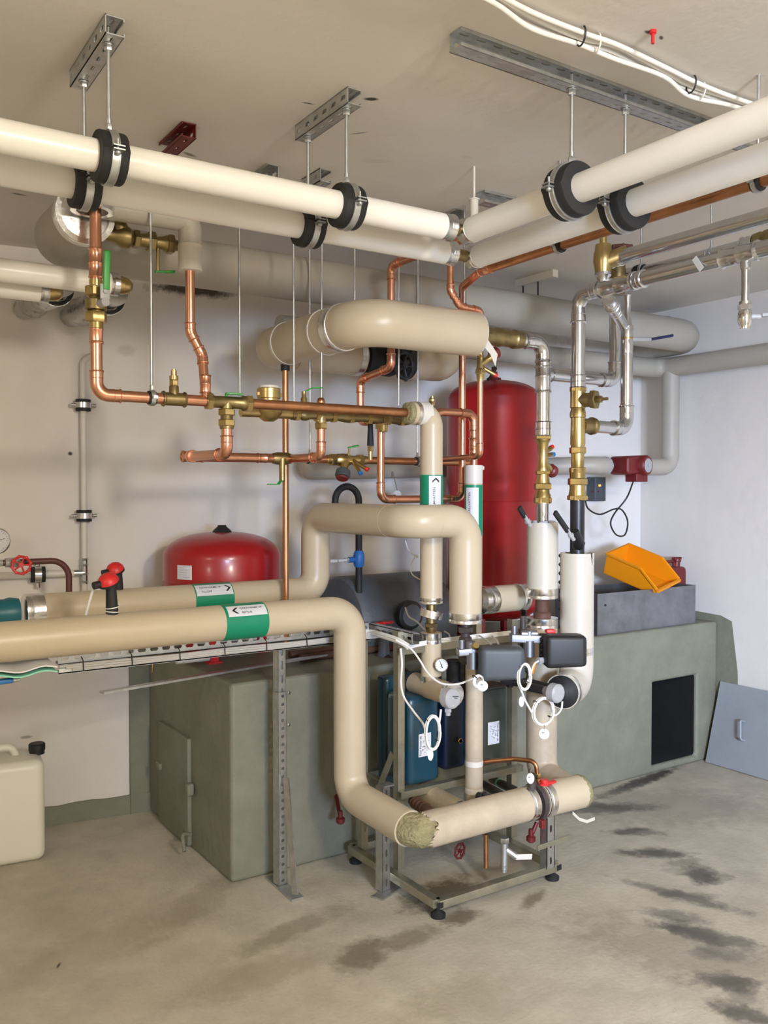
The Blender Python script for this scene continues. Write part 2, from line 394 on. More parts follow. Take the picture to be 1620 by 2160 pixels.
# ---- stains and other patches
ST = []
def fl(u, v, rx, ry, ang, col=(.10, .085, .06), st=.6):
    p = P(u, v, z=0); ST.append((p.x, p.y, 0, rx, ry, .5, math.radians(ang), col, st))
fl(1290, 1705, .30, .07, -25, (.03, .028, .025), .9); fl(1350, 1650, .40, .05, 8, (.02, .018, .016), .9); fl(1380, 1800, .17, .05, -35, (.045, .04, .035), .75); fl(1340, 1755, .14, .05, -35, (.06, .055, .05), .6)
fl(1480, 1845, .11, .07, 40, (.04, .036, .032), .75); fl(1440, 1890, .30, .04, -70, (.10, .09, .08), .6); fl(1500, 1975, .20, .06, -62, (.06, .055, .048), .7); fl(1540, 2070, .10, .06, -50, (.045, .04, .035), .75); fl(1570, 2140, .10, .05, -60, (.06, .055, .05), .6); fl(1450, 2010, .45, .20, -62, (.24, .215, .17), .55)
fl(1400, 1700, .6, .30, -30, (.27, .25, .21), .55); fl(930, 1885, .20, .11, 12, (.085, .068, .042), .85); fl(1125, 1895, .10, .035, 20, (.17, .145, .10), .8); fl(760, 2015, .13, .08, 30, (.15, .125, .08), .75); fl(850, 1985, .24, .06, 0, (.20, .17, .115), .7); fl(970, 1935, .10, .05, 0, (.10, .08, .055), .75)
fl(620, 1960, .30, .06, 10, (.22, .19, .13), .6); fl(300, 1800, .35, .12, 60, (.56, .51, .41), .6); fl(420, 1900, .35, .10, 35, (.28, .24, .17), .5); fl(200, 2000, .35, .14, 20, (.36, .32, .24), .5); fl(540, 2060, .30, .10, 0, (.30, .26, .19), .5); fl(330, 2090, .25, .08, 20, (.52, .47, .37), .5); fl(960, 2100, .22, .1, 0, (.34, .30, .22), .5); fl(124, 2036, .02, .006, 60, (.05, .045, .04), .9)
random.seed(11)
tr_ = [(1290, 1700), (1345, 1745), (1390, 1800), (1450, 1830), (1490, 1850), (1470, 1900), (1440, 1940), (1480, 1975), (1510, 2010), (1530, 2060), (1560, 2110), (1590, 2150)]
for (u_, v_) in tr_:
    for k in range(2): fl(u_+random.uniform(-22, 22), v_+random.uniform(-14, 14), random.uniform(.05, .14), random.uniform(.025, .06), random.uniform(-75, -10), (.085, .078, .066), random.uniform(.35, .6))
blobs(M_floor, ST, 16, .5)
WT = []  # small marks, plus dark bands just above and below the fat ceiling pipe
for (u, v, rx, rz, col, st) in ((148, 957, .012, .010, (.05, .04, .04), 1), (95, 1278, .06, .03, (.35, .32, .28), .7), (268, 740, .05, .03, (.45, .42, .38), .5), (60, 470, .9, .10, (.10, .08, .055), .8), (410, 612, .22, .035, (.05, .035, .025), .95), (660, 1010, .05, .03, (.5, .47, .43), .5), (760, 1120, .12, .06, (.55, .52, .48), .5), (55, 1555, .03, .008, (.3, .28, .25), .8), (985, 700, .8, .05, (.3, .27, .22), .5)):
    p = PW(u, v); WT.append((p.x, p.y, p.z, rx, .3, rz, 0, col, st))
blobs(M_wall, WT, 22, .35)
CT = []
def cl(u, v, rx, ry, a, col, st):
    p = P(u, v, z=H); CT.append((p.x, p.y, H, rx, ry, .3, math.radians(a), col, st))
cl(782, 209, .022, .012, -30, (.03, .025, .02), .95); cl(650, 218, .02, .004, -10, (.06, .05, .04), .9); cl(757, 281, .035, .004, -50, (.12, .1, .08), .8)
cl(1367, 68, .014, .007, 0, (.04, .04, .03), .9); cl(1395, 80, .012, .006, 30, (.05, .04, .03), .9); cl(400, 326, .03, .012, 20, (.16, .12, .08), .8); cl(985, 332, .03, .015, 0, (.62, .58, .5), .6); cl(795, 340, .06, .02, -30, (.60, .56, .48), .5); cl(610, 3, .03, .01, 0, (.72, .68, .6), .8); cl(40, 410, .03, .01, 0, (.1, .08, .06), .8); cl(1280, 478, .03, .012, 20, (.03, .025, .02), .9)
blobs(M_ceil, CT, 30, .2)
# ceiling plug
q = P(1377, 92, z=H-.03); b = B(); b.lathe(q+V((0, 0, 0)), (0, 0, 1), [(0, .004), (.022, .004), (.023, .008), (.032, .008)], 14); single('wall_plug', b, M_redp, 'small red plastic plug sticking out of the ceiling', 'plug')
# ================================================================ tanks on the plinth
def vessel(name, label, c, R, zb, zt, legs, legR, cap):
    root = thing(name, label, 'expansion tank', (c[0], c[1], PT))
    hgt = zt-zb; d = R*.42
    prof = [(0, .0)]+[(d*(1-math.cos(a)), R*math.sin(a)**.8) for a in [i*math.pi/2/8 for i in range(1, 9)]]
    prof += [(hgt*.5-.004, R), (hgt*.5, R*1.012), (hgt*.5+.004, R)]
    prof += [(hgt-d*(1-math.cos(a)), R*math.sin(a)**.8) for a in [i*math.pi/2/10 for i in range(10, 0, -1)]]+[(hgt, 0)]
    part('tank_body', B().lathe((c[0], c[1], zb), (0, 0, 1), prof, 64), M_red, root)
    for k in range(legs):
        a = 2*math.pi*k/legs+legR; x = c[0]+R*.72*math.cos(a); y = c[1]+R*.72*math.sin(a)
        b = B(); b.box((x, y, (PT+zb+.06)/2), (.035, .03, zb+.06-PT)); b.box((x, y, PT+.004), (.06, .05, .008)); part('leg', b, M_redp if legs == 3 else M_red, root)
    b = B(); b.lathe((c[0], c[1], zt-.006), (0, 0, 1), [(0, .045), (.012, .04), (.03, .02), (.036, .018)] if cap else [(0, .04), (.02, .035), (.02, .02), (.05, .018), (.05, .012), (.075, .012)], 24)
    part('cap', b, M_blk if cap else M_dred, root)
    return root
sv = vessel('expansion_tank', 'short round red expansion tank behind the left beige pipes', (1.585, 3.70), .258, .90, 1.315, 3, math.radians(235), True)
def cyl_patch(b, c, R, th0, th1, z0, z1, t=.0012, n=10):
    vs = []; fs = []
    for T in (0, t):
        for i in range(n+1):
            a = th0+(th1-th0)*i/n
            for z in (z0, z1): vs.append((c[0]+(R+T)*math.cos(a), c[1]+(R+T)*math.sin(a), z))
    m = 2*(n+1)
    for i in range(n):
        k = 2*i; fs += [[k, k+1, k+3, k+2], [m+k, m+k+2, m+k+3, m+k+1], [k, k+2, m+k+2, m+k], [k+1, m+k+1, m+k+3, k+3]]
    fs += [[0, m, m+1, 1], [m-2, m-1, 2*m-1, 2*m-2]]; return b.add(vs, fs)
b = cyl_patch(B(), (1.585, 3.70), .2582, math.radians(201), math.radians(218), 1.125, 1.185); pp_ = part('paper_label', b, M_paper, sv)
b = cyl_patch(B(), (1.585, 3.70), .2596, math.radians(203), math.radians(216), 1.134, 1.136, .0008)
for z in (1.144, 1.154, 1.164, 1.174): cyl_patch(b, (1.585, 3.70), .2596, math.radians(203), math.radians(213 if z < 1.17 else 209), z, z+.0015, .0008)
part('label_print', b, M_lg, pp_)
bv = vessel('expansion_tank', 'tall red expansion tank behind the beige risers', (2.921, 3.42), .235, .85, 2.045, 4, .5, False)
b = B(); b.tube(spline([(2.91, 3.39, 2.10), (2.86, 3.34, 2.11), (2.80, 3.28, 2.07), (2.74, 3.25, 2.02)]), .005, 8); part('cap_strap', b, M_blk, bv)
# old grey steel tank lying on the plinth
root = thing('storage_tank', 'old blue-grey riveted steel tank lying on the plinth behind the skid', 'tank', (2.35, 3.62, PT))
xa = P(762, 1330, y=3.37).x; xb_ = 2.66
b = B(); b.lathe((xa, 3.60, .85), (1, 0, 0), [(0, 0), (0, .18), (.015, .235), (.03, .245), (xb_-xa-.03, .245), (xb_-xa-.01, .235), (xb_-xa, .18), (xb_-xa, 0)], 48); 
b.v = [V((p.x, p.y, max(p.z, PT+.002))) for p in b.v]; part('tank_shell', b, M_tank, root)
for u, v in ((750, 1248), (804, 1240), (842, 1248)):
    q = P(u, v, y=3.6); b = B(); b.tube([(q.x, 3.6, q.z), (q.x, 3.6, q.z-.08)], .009, 10); part('bolt', b, M_tank, root)
q = P(869, 1298, y=3.30); b = B(); b.lathe(q, (0, 1, 0), [(0, .052), (.006, .066), (.04, .066), (.045, .05)], 36); 
g_ = thing('pressure_gauge', 'round black-rimmed gauge in front of the grey steel tank', 'gauge', q)
part('gauge_case', b, M_blk, g_); b = B(); b.lathe(q+V((0, -.002, 0)), (0, 1, 0), [(0, .05), (.003, .05)], 32); part('dial', b, M_tank, g_)
b = B(); b.tube([q+V((0, .02, -.06)), q+V((0, .02, -.16))], .014, 12); b.hexa(q+V((0, .02, -.10)), (0, 0, 1), .02, .03); part('gauge_stem', b, M_blkpipe, g_)
q = P(810, 1314, y=3.28); g_ = thing('gate_valve', 'red handwheel valve in front of the grey steel tank', 'valve', q)
handwheel(g_, q, (0, .15, 1), .036, M_redp); b = B(); b.lathe(q, (0, 0, -1), [(0, .007), (.04, .007), (.04, .018), (.07, .022), (.13, .026), (.14, .032), (.16, .032)], 16); part('valve_body', b, M_tank, g_)
b = B(); b.tube([q+V((0, 0, -.15)), q+V((0, -.14, -.19)), q+V((0, -.20, -.21)), q+V((0, -.20, -.60))], .021, 16, bend=.04); b.hexa(q+V((0, -.20, -.27)), (0, 0, 1), .03, .05)
single('drain_pipe', b, M_dkpipe, 'dark vertical drain pipe between the left riser and the skid', 'pipe')
# ================================================================ fat painted pipes near the ceiling
ZF = 2.35; YF = 3.2; XF = P(197, 700, y=2.74).x; YC = 2.74
root = thing('insulated_main', 'fattest grey painted pipe running just below the ceiling along the back', 'pipe', (XF, YF, ZF))
part('jacket', B().tube([(XF, 2.83, ZF), (XF, YF, ZF), (4.16, YF, ZF), (4.16, 3.6, 2.35)], .088, 40, bend=.11, n=12), M_greige, root)
foil_collar(root, (XF, 2.84, ZF), (0, 1, 0), .088, .03)
b = B(); b.shell((XF, 2.815, ZF), (0, 1, 0), .0905, .074, .03); part('foil_end', b, M_foil, root)
b = B(); b.shell((XF, 2.74, ZF-.012), (0, 0, 1), .064, .046, .035); b.shell((XF, 2.74, ZF+.026), (0, 0, 1), .070, .05, .028); part('foil_ring', b, M_foil, root)
root = thing('insulated_pipe', 'grey painted pipe on the right wall below the fattest ceiling pipe', 'pipe', (2.2, 3.42, 2.2))
part('jacket', B().tube([(1.75, 3.46, 2.20), (4.17, 3.42, 2.20), (4.17, .9, 2.20)], .054, 32, bend=.09), M_greige, root)
q1 = P(1415, 790, x=4.17); zb = P(1415, 985, x=4.17).z
yr = q1.y
root = thing('insulated_pipe', 'grey painted riser in the right corner bending left to the red pump', 'pipe', (4.17, yr, zb))
part('jacket', B().tube([(4.17, yr, 2.19), (4.17, yr, zb), (P(1345, 985, y=yr).x, yr, zb)], .049, 32, bend=.07, n=10), M_greige, root)
XP = P(1310, 985, y=yr).x
root = thing('insulated_pipe', 'grey pipe along the back wall ending at the red pump', 'pipe', (2.2, yr, zb))
part('jacket', B().tube([(P(650, 990, y=3.85).x, 3.85, zb+.02), (P(650, 990, y=3.85).x, 3.85, zb-.035), (3.12, 3.72, zb-.01), (P(1280, 985, y=yr).x-.1, yr, zb), (P(1280, 985, y=yr).x, yr, zb)], .047, 32, bend=.045, n=10), M_greige, root)
foil_collar(root, (P(1276, 985, y=yr).x, yr, zb), (1, 0, 0), .047, .02, M_lg, 'end_cap')
# red circulator pump
root = thing('circulation_pump', 'dark red circulation pump on the grey wall pipe with hanging cable', 'pump', (XP, yr-.05, zb))
b = B(); b.box((XP-.02, yr-.06, zb), (.14, .13, .10), bev=.02); b.lathe((XP+.02, yr-.02, zb), (.2, -1, 0), [(0, .055), (.12, .055), (.13, .048)], 32); part('motor', b, M_dred, root)
b = B(); b.lathe((XP+.045, yr-.145, zb), (.2, -1, 0), [(0, .04), (.006, .036), (.007, .01), (.010, .009)], 32); part('end_plate', b, M_lg, root)
b = B(); b.box((XP+.02, yr-.09, zb-.065), (.09, .08, .045), bev=.006); part('terminal_box', b, M_dred, root)
b = B(); b.tube([(XP-.11, yr, zb), (XP+.12, yr, zb)], .03, 20); part('pipe_flange', b, M_lg, root)
YB = yr+.02
cpts = [P(1337, 1012, y=yr-.08), P(1322, 1050, y=yr), P(1297, 1082, y=YB), P(1288, 1105, y=YB), P(1300, 1128, y=YB), P(1318, 1128, y=YB), P(1324, 1100, y=YB), P(1312, 1076, y=YB), P(1295, 1074, y=YB), P(1265, 1085, y=YB), P(1240, 1072, y=YB), P(1234, 1048, y=YB)]
b = B().tube(spline(cpts), .0045, 8); single('pump_cable', b, M_blk, 'thin black looped cable on the wall below the red pump', 'cable')
root = thing('control_box', 'small grey wall box with orange pilot light', 'box', P(1255, 1050, y=3.70))
q = P(1256, 1032, y=3.70); b = B(); b.box(q, (.092, .08, .14), bev=.006); hs_ = part('housing', b, M_grey, root)
b = B(); b.box(P(1265, 1024, y=3.658), (.016, .006, .012), bev=.002); part('pilot_light', b, M_orange, hs_)
for u_ in (1251, 1262): b = B(); b.lathe(P(u_, 1037, y=3.660), (0, -1, 0), [(0, .005), (.006, .005)], 12); part('button', b, M_dred, hs_)
# big black curly hose behind risers
b = B(); q = P(1188, 1165, y=3.3); pts = []
for i in range(90):
    a = i*.62; pts.append(q+V((.02*math.cos(a), .02*math.sin(a), -.0045*i)))
single('curly_cable', B().tube(pts, .0045, 6), M_blk, 'black coiled cable hanging between the two right risers', 'cable')
# ================================================================ big insulated loop under the ceiling
YR = 2.626; ZL = 2.087; xL = 1.66
root = thing('insulated_pipe', 'thick beige insulated pipe bending in front of the fattest ceiling pipe', 'pipe', (xL, YR, ZL))
xe = P(1000, 705, y=YR).x
part('jacket', B().tube([(xe, YR, ZL), (xL, YR, ZL), (xL, 3.35, ZL), (xL+.10, 3.35, ZL)], .083, 44, bend=.11, n=14), M_beige, root)
foil_collar(root, (xL, YR+.16, ZL), (0, 1, 0), .083, .05); foil_collar(root, (xL, YR+.27, ZL), (0, 1, 0), .083, .012, M_beige2, 'tape_band'); foil_collar(root, (xL, 3.20, ZL), (0, 1, 0), .083, .02, M_beige2, 'tape_band')
b = B(); b.shell((xe-.002, YR, ZL), (1, 0, 0), .083, .028, .006, 36); part('cut_end', b, M_beige2, root)
q = V((xe, YR-.06, ZL-.05)); b = B(); b.add([q+V(p) for p in ((0, 0, .04), (.03, -.01, .0), (.055, -.012, -.03), (.05, -.005, -.075), (.03, 0, -.03), (0, .0, -.005))]+[q+V(p)+V((0, .002, 0)) for p in ((0, 0, .04), (.03, -.01, .0), (.055, -.012, -.03), (.05, -.005, -.075), (.03, 0, -.03), (0, .0, -.005))], [[0, 1, 2, 3, 4, 5], [11, 10, 9, 8, 7, 6]]+[[i, (i+1) % 6, (i+1) % 6+6, i+6] for i in range(6)]); part('peeling_jacket', b, M_beige2, root)
# second branch with black valve
root = thing('insulated_pipe', 'beige pipe piece with upward bend right of the black wheel valve', 'pipe', (2.4, 3.35, ZL))
x2 = P(862, 775, y=3.35).x; x3 = P(945, 775, y=3.35).x
part('jacket', B().tube([(x2, 3.35, ZL), (x3, 3.35, ZL), (x3, 3.35, ZL+.16)], .078, 36, bend=.10, n=12), M_beige, root)
root = thing('insulated_pipe', 'beige pipe piece left of the black wheel valve', 'pipe', (1.9, 3.35, ZL))
x1b = P(760, 760, y=3.35).x; part('jacket', B().tube([(xL+.105, 3.352, ZL-.002), (x1b, 3.352, ZL-.002)], .079, 36), M_beige, root)
foil_collar(root, (x1b-.02, 3.352, ZL), (1, 0, 0), .079, .03)
root = thing('gate_valve', 'black flanged valve with black handwheel on the thick beige branch', 'valve', (x1b, 3.35, ZL))
b = B(); b.lathe((x1b, 3.35, ZL), (1, 0, 0), [(0, .06), (.01, .085), (.03, .085), (.04, .055), (.11, .075), (.16, .075), (x2-x1b-.05, .055), (x2-x1b-.03, .08), (x2-x1b, .08)], 32); b.lathe((x1b+.13, 3.30, ZL-.0), (.2, -1, 0), [(0, .05), (.08, .045), (.09, .02), (.14, .018)], 20); part('valve_body', b, M_rub, root)
hw = P(852, 771, y=3.14); b = B(); b.tube([hw, (x1b+.16, 3.25, ZL)], .010, 12); part('stem', b, M_blk, root); handwheel(root, hw, (.25, -1, 0), .055, M_blk)
# ================================================================ white pipes hanging in an L
ZW = 2.26; RW = .0365
W1y, W2y, W1x, W2x = 2.065, 2.285, 1.66, 1.865
def white(label, a, b_):
    root = thing('white_pipe', label, 'pipe', a); a = V(a); b_ = V(b_); d = (b_-a).normalized()
    part('jacket', B().tube([a, b_], RW, 40), M_white, root)
    return root, d
r, d = white('front white insulated pipe running left from the corner under the ceiling', (-.6, W1y, ZW), (P(940, 487, y=W1y).x, W1y, ZW)); e = V((P(948, 487, y=W1y).x, W1y, ZW))
def endcollar(r, e, d):
    b = B(); b.lathe(e-d*.03, d, [(0, RW*.9), (.002, RW*1.03), (.014, RW*1.03), (.016, RW*1.01), (.018, RW*1.04), (.03, RW*1.04), (.032, RW*1.08), (.036, RW*1.08), (.037, RW*.5)], 36); part('end_collar', b, M_galv, r)
endcollar(r, e, d)
r, d = white('rear white insulated pipe running left from the corner under the ceiling', (-.6, W2y, ZW), (P(948, 540, y=W2y).x, W2y, ZW)); e2 = V((P(952, 540, y=W2y).x, W2y, ZW)); endcollar(r, e2, d)
s1 = P(990, 482, x=W1x); s1.z = ZW; r, d = white('outer white insulated pipe running from the corner to the upper right', (W1x, -.8, ZW), s1); e3 = V((W1x, s1.y+.01, ZW)); endcollar(r, e3, d)
s2 = P(1003, 535, x=W2x); s2.z = ZW; r, d = white('inner white insulated pipe running from the corner to the upper right', (W2x, -.8, ZW), s2); e4 = V((W2x, s2.y+.01, ZW)); endcollar(r, e4, d)
for a, c, k, lb in ((e, e3, (W1x, W1y, ZW), 'outer'), (e2, e4, (W2x, W2y, ZW), 'inner')):
    k = V(k); r = thing('brass_elbow', 'brass elbow in the '+('upper-left' if lb == 'outer' else 'lower-right')+' gap where the white pipes turn the corner', 'fitting', k)
    b = B(); b.tube([a+(k-a)*.02, k, c+(k-c)*.02], .019, 20, bend=.012); part('elbow_body', b, M_brassd, r); b = B(); b.hexa(a+(k-a).normalized()*.012, k-a, .026, .018); part('nut', b, M_brassd, r); b = B(); b.hexa(c+(k-c).normalized()*.012, k-c, .026, .018); part('nut', b, M_brassd, r)
def bigclamp(label, c, d, R=.058, L=.062, up=True, bw=.018, bolt=1):
    c = V(c); d = V(d).normalized(); root = thing('pipe_clamp', label, 'clamp', c, 'rubber-lined clamps on the white pipes')
    x, y, z = basis(d)
    b = B(); n = 40
    # rubber sleeve with a raised split seam at both sides
    prof = []
    vs = []; fs = []
    for t in (-L/2, -L/2+.004, L/2-.004, L/2):
        rr = R*(.965 if abs(t) == L/2 else 1)
        for k in range(n):
            a = 2*math.pi*k/n; s = 1+.10*max(0, 1-abs(math.sin(a))*5)
            vs.append(c+z*t+(x*math.cos(a)+y*math.sin(a))*rr*s)
    for i in range(3):
        for k in range(n): fs.append([i*n+k, i*n+(k+1) % n, (i+1)*n+(k+1) % n, (i+1)*n+k])
    fs.append(list(range(n))[::-1]); fs.append([3*n+k for k in range(n)]); b.add(vs, fs); part('rubber_lining', b, M_rub, root)
    b = B(); b.shell(c-z*bw/2, d, R+.0035, R-.006, bw, 40); b.torus(c-z*bw*.45, d, R+.003, .0018, 40, 6); b.torus(c+z*bw*.45, d, R+.003, .0018, 40, 6); bd_ = part('steel_band', b, M_zinc, root)
    for sg in (-1, 1):
        p = c+x*sg*(R+.010); b = B(); b.box(p+V((0, 0, .004)), (.026, .026, .003)); b.box(p-V((0, 0, .004)), (.026, .026, .003)); b.tube([p-V((0, 0, .012)), p+V((0, 0, .022))], .003, 10); b.lathe(p-V((0, 0, .014)), (0, 0, 1), [(0, .004), (.003, .007), (.007, .007)], 12); part('bolt', b, M_zinc, bd_)
    b = B(); b.hexa(c+V((0, 0, R+.010)), (0, 0, 1), .009, .018); b.tube([c+V((0, 0, R+.0)), c+V((0, 0, R+.03))], .0065, 12); part('rod_nut', b, M_zinc, bd_)
XL1, XL2 = P(221, 75, z=H).x, P(717, 205, z=H).x
RODS = []
def cl(label, u, v, pl, d, **k):
    p = P(u, v, **pl); p.z = ZW; bigclamp(label, p, d, **k); RODS.append(p); return p
k1 = cl('black clamp on the front white pipe above the green lever valve', 230, 335, dict(y=W1y), (1, 0, 0))
k2 = cl('black clamp on the rear white pipe above the green lever valve', 178, 393, dict(y=W2y), (1, 0, 0))
k3 = cl('black clamp on the front white pipe near the corner', 731, 442, dict(y=W1y), (1, 0, 0))
k4 = cl('black clamp on the rear white pipe near the corner', 650, 485, dict(y=W2y), (1, 0, 0))
k5 = cl('big black clamp on the outer right white pipe', 1205, 395, dict(x=W1x), (0, 1, 0), R=.068, L=.07, bw=.016)
k6 = cl('big black clamp on the inner right white pipe', 1318, 428, dict(x=W2x), (0, 1, 0), R=.068, L=.07, bw=.016)
wh = ['left rod of the front pair over the green lever valve', 'rear rod over the green lever valve', 'rod to the front white pipe near the corner', 'rod to the rear white pipe near the corner', 'rod to the outer right white pipe', 'rod to the inner right white pipe']
for p, l in zip(RODS, ['thin rod holding the front white pipe at the left', 'thin rod holding the rear white pipe at the left', 'thin rod holding the front white pipe near the corner', 'thin rod holding the rear white pipe near the corner', 'thin rod holding the outer right white pipe', 'thin rod holding the inner right white pipe']):
    rod((p.x, p.y, H-.005), (p.x, p.y, ZW+.07), l, .0045)
    b = B(); b.hexa((p.x, p.y, H-.052), (0, 0, 1), .010, .012); b.lathe((p.x, p.y, H-.046), (0, 0, 1), [(0, .013), (.002, .013)], 16)
    single('rod_fastener', b, M_zinc, 'top nut of the '+l[5:], 'nut', 'nuts on the hanging rods')
def cstrut(label, a, b_, open_dir, w=.042, h=.042, m=None, **k):
    a = V(a); b_ = V(b_); o = V(open_dir).normalized()
    zc = H-w/2-.001
    a.z = b_.z = zc; b = B(); b.channel(a-o*h/2, b_-o*h/2, w, h, o, faces='all', sw=.012, **k)
    return single('strut_channel', b, m or M_zinc, label, 'bracket', 'perforated steel channels on the ceiling')
cstrut('ceiling strut over the left white pipe clamps', (k1.x, k1.y-.05, 0), (k2.x, k2.y+.05, 0), (1, 0, 0))
cstrut('ceiling strut over the white pipe clamps near the corner', (k3.x, k3.y-.04, 0), (k4.x, k4.y+.04, 0), (1, 0, 0))
q = P(990, 62, z=H-.02); cstrut('long perforated ceiling strut at the upper right', (q.x, k5.y, 0), (2.42, k5.y, 0), (0, -1, 0))
for (u1, v1, u2, v2, l, m, od) in ((350, 318, 395, 272, 'short dark red perforated bracket on the ceiling', M_dred, (-1, 0, 0)), (545, 380, 588, 362, 'small dark ceiling bracket behind the white pipes, left of the rods', M_zinc, (-1, 0, 0)),
        (648, 392, 700, 372, 'grey ceiling bracket behind the clamp near the corner', M_zinc, (1, 0, 0)), (1014, 415, 1085, 432, 'grey ceiling bracket behind the outer right white pipe', M_zinc, (0, -1, 0)), (938, 465, 972, 452, 'dark ceiling bracket just above the white pipe corner', M_zinc, (-1, 0, 0))):
    a = P(u1, v1, z=H-.02); c = P(u2, v2, z=H-.02)
    if abs(od[0]): c.x = a.x; 
    else: c.y = a.y
    cstrut(l, a, c, od, m=m)
a = P(1092, 600, z=H-.02); c = P(1186, 580, z=H-.02); c.x = a.x
b = B(); b.beam((a.x, a.y, H-.018), (a.x, c.y, H-.018), .035, .035); single('cable_duct', b, M_pipew, 'small white rectangular duct on the ceiling before the fattest pipe', 'duct')
for f_, l in ((.15, 'far'), (.55, 'middle')): 
    yy = a.y+(c.y-a.y)*f_; rod((a.x, yy, H-.03), (a.x, yy, 2.31), 'dark rod hanging at the '+l+' part of the small white ceiling duct', .004, m=M_blk)
# small white round conduit left of the right pipes
q = P(1000, 455, z=2.40); b = B(); b.tube([(q.x, q.y, 2.37), (q.x, q.y, 2.45)], .014, 16); b.lathe((q.x, q.y, 2.45), (0, 0, 1), [(0, .018), (.004, .018)], 16); b.tube([(q.x, q.y, 2.45), (q.x, q.y, H)], .004, 8); single('vent_stub', b, M_pipew, 'short white capped stub beside the ceiling bracket at the pipe corner', 'pipe stub')
# ceiling cable bundle
offs = [(0, 0), (.016, .002), (-.015, .004), (.006, .014)]
for i, (dx, dz) in enumerate(offs):
    pts = []
    for k, (u, v) in enumerate(((760, -190), (900, -95), (1040, -12), (1120, 35), (1225, 78), (1300, 100), (1400, 150), (1460, 180), (1560, 215), (1700, 262))):
        p = P(u, v, z=H-.012); pts.append(V((p.x+dx*.8, p.y+dx*1.2+.004*math.sin(k*2.1+i*1.7), H-.012-abs(dz)*.8-(.012 if i == 3 and k % 2 else 0))))
    single('ceiling_cable', B().tube(spline(pts, 6), .0060, 10), M_cable, ['white cable nearest the room in the ceiling bundle', 'white cable in the middle of the ceiling bundle', 'white cable farthest right in the ceiling bundle', 'white cable sagging below the ceiling bundle'][i], 'cable', 'white cables on the ceiling')
for i, (u, v) in enumerate(((1226, 74), (1258, 90), (1458, 176), (1478, 190))):
    q = P(u, v, z=H-.014); b = B(); x, y, z_ = basis((1, .35, 0)); b.torus(q-V((0, 0, .002)), (.95, -.3, 0), .021, .0022, 20, 6)
    single('cable_tie', b, M_blk if i in (0, 2) else M_cable, ['black tie nearest the top of the ceiling cable bundle', 'white clip beside the first black tie on the ceiling cables', 'black tie near the right white pipe on the ceiling cables', 'white clip nearest the right white pipe on the ceiling cables'][i], 'cable tie')
# ================================================================ copper pipework
RC = .0175
ZC1 = P(330, 840, y=YC).z; C3y = 2.88; V9y = 2.96; C2y = 3.10
XR = P(203, 700, y=YC).x; xA = P(910, 1000, y=YC).x
root = thing('copper_riser', 'bright copper riser turning right at the far left below the green lever valve', 'pipe', (XR, YC, ZC1))
zt1 = P(200, 622, y=YC).z; zb1 = P(203, 665, y=YC).z
x10 = P(436, 848, y=YC).x
part('tube', B().tube([(XR, YC, zb1), (XR, YC, ZC1), (x10, YC, ZC1)], RC, 28, bend=.045, n=10), M_cop, root)
elbows(root, [(XR, YC, zb1), (XR, YC, ZC1), (x10, YC, ZC1)], RC, .045, M_cop, sleeve=1.6)
coupling(root, (XR, YC, P(203, 695, y=YC).z), (0, 0, 1), RC, .085, M_cop)
root = thing('copper_riser', 'upper copper pipe coming out of the foil ring above the green lever valve', 'pipe', (XR, YC, 2.2))
part('tube', B().tube([(XR, YC, zt1), (XR, YC, ZF+.09)], RC, 28), M_cop, root); coupling(root, (XR, YC, P(200, 555, y=YC).z), (0, 0, 1), RC, .09, M_cop)
root = thing('ball_valve', 'brass ball valve with long upright green lever on the left copper riser', 'valve', (XR, YC, zb1))
b = B(); b.lathe((XR, YC, zb1), (0, 0, 1), [(0, .020), (.012, .022), (.016, .032), (zt1-zb1-.016, .032), (zt1-zb1-.012, .022), (zt1-zb1, .020)], 28); part('valve_body', b, M_brassd, root)
b = B(); b.hexa((XR, YC, zb1-.006), (0, 0, 1), .033, .032); b.lathe((XR, YC, zb1-.04), (0, 0, 1), [(0, .021), (.04, .019)]); part('nut', b, M_brass, root)
b = B(); b.hexa((XR, YC, zt1+.01), (0, 0, 1), .033, .030); b.lathe((XR, YC, zt1+.0), (0, 0, 1), [(0, .019), (.045, .020)]); part('nut', b, M_brass, root)
zc = (zt1+zb1)/2; hp = P(224, 612, y=YC-.06)
b = B(); b.tube([(XR, YC, zc), (XR+.01, YC-.065, zc)], .013, 16); b.box(hp+V((-.004, 0, -.005)), (.028, .006, .045), bev=.002); b.lathe(hp+V((-.004, -.003, -.005)), (0, -1, 0), [(0, .007), (.005, .006)], 12); part('stem', b, M_lg, root)
b = B(); b.beam(hp+V((0, 0, .0)), P(226, 528, y=YC-.07), .020, .009, (0, 1, 0), bev=.004); part('lever', b, M_grn, root)
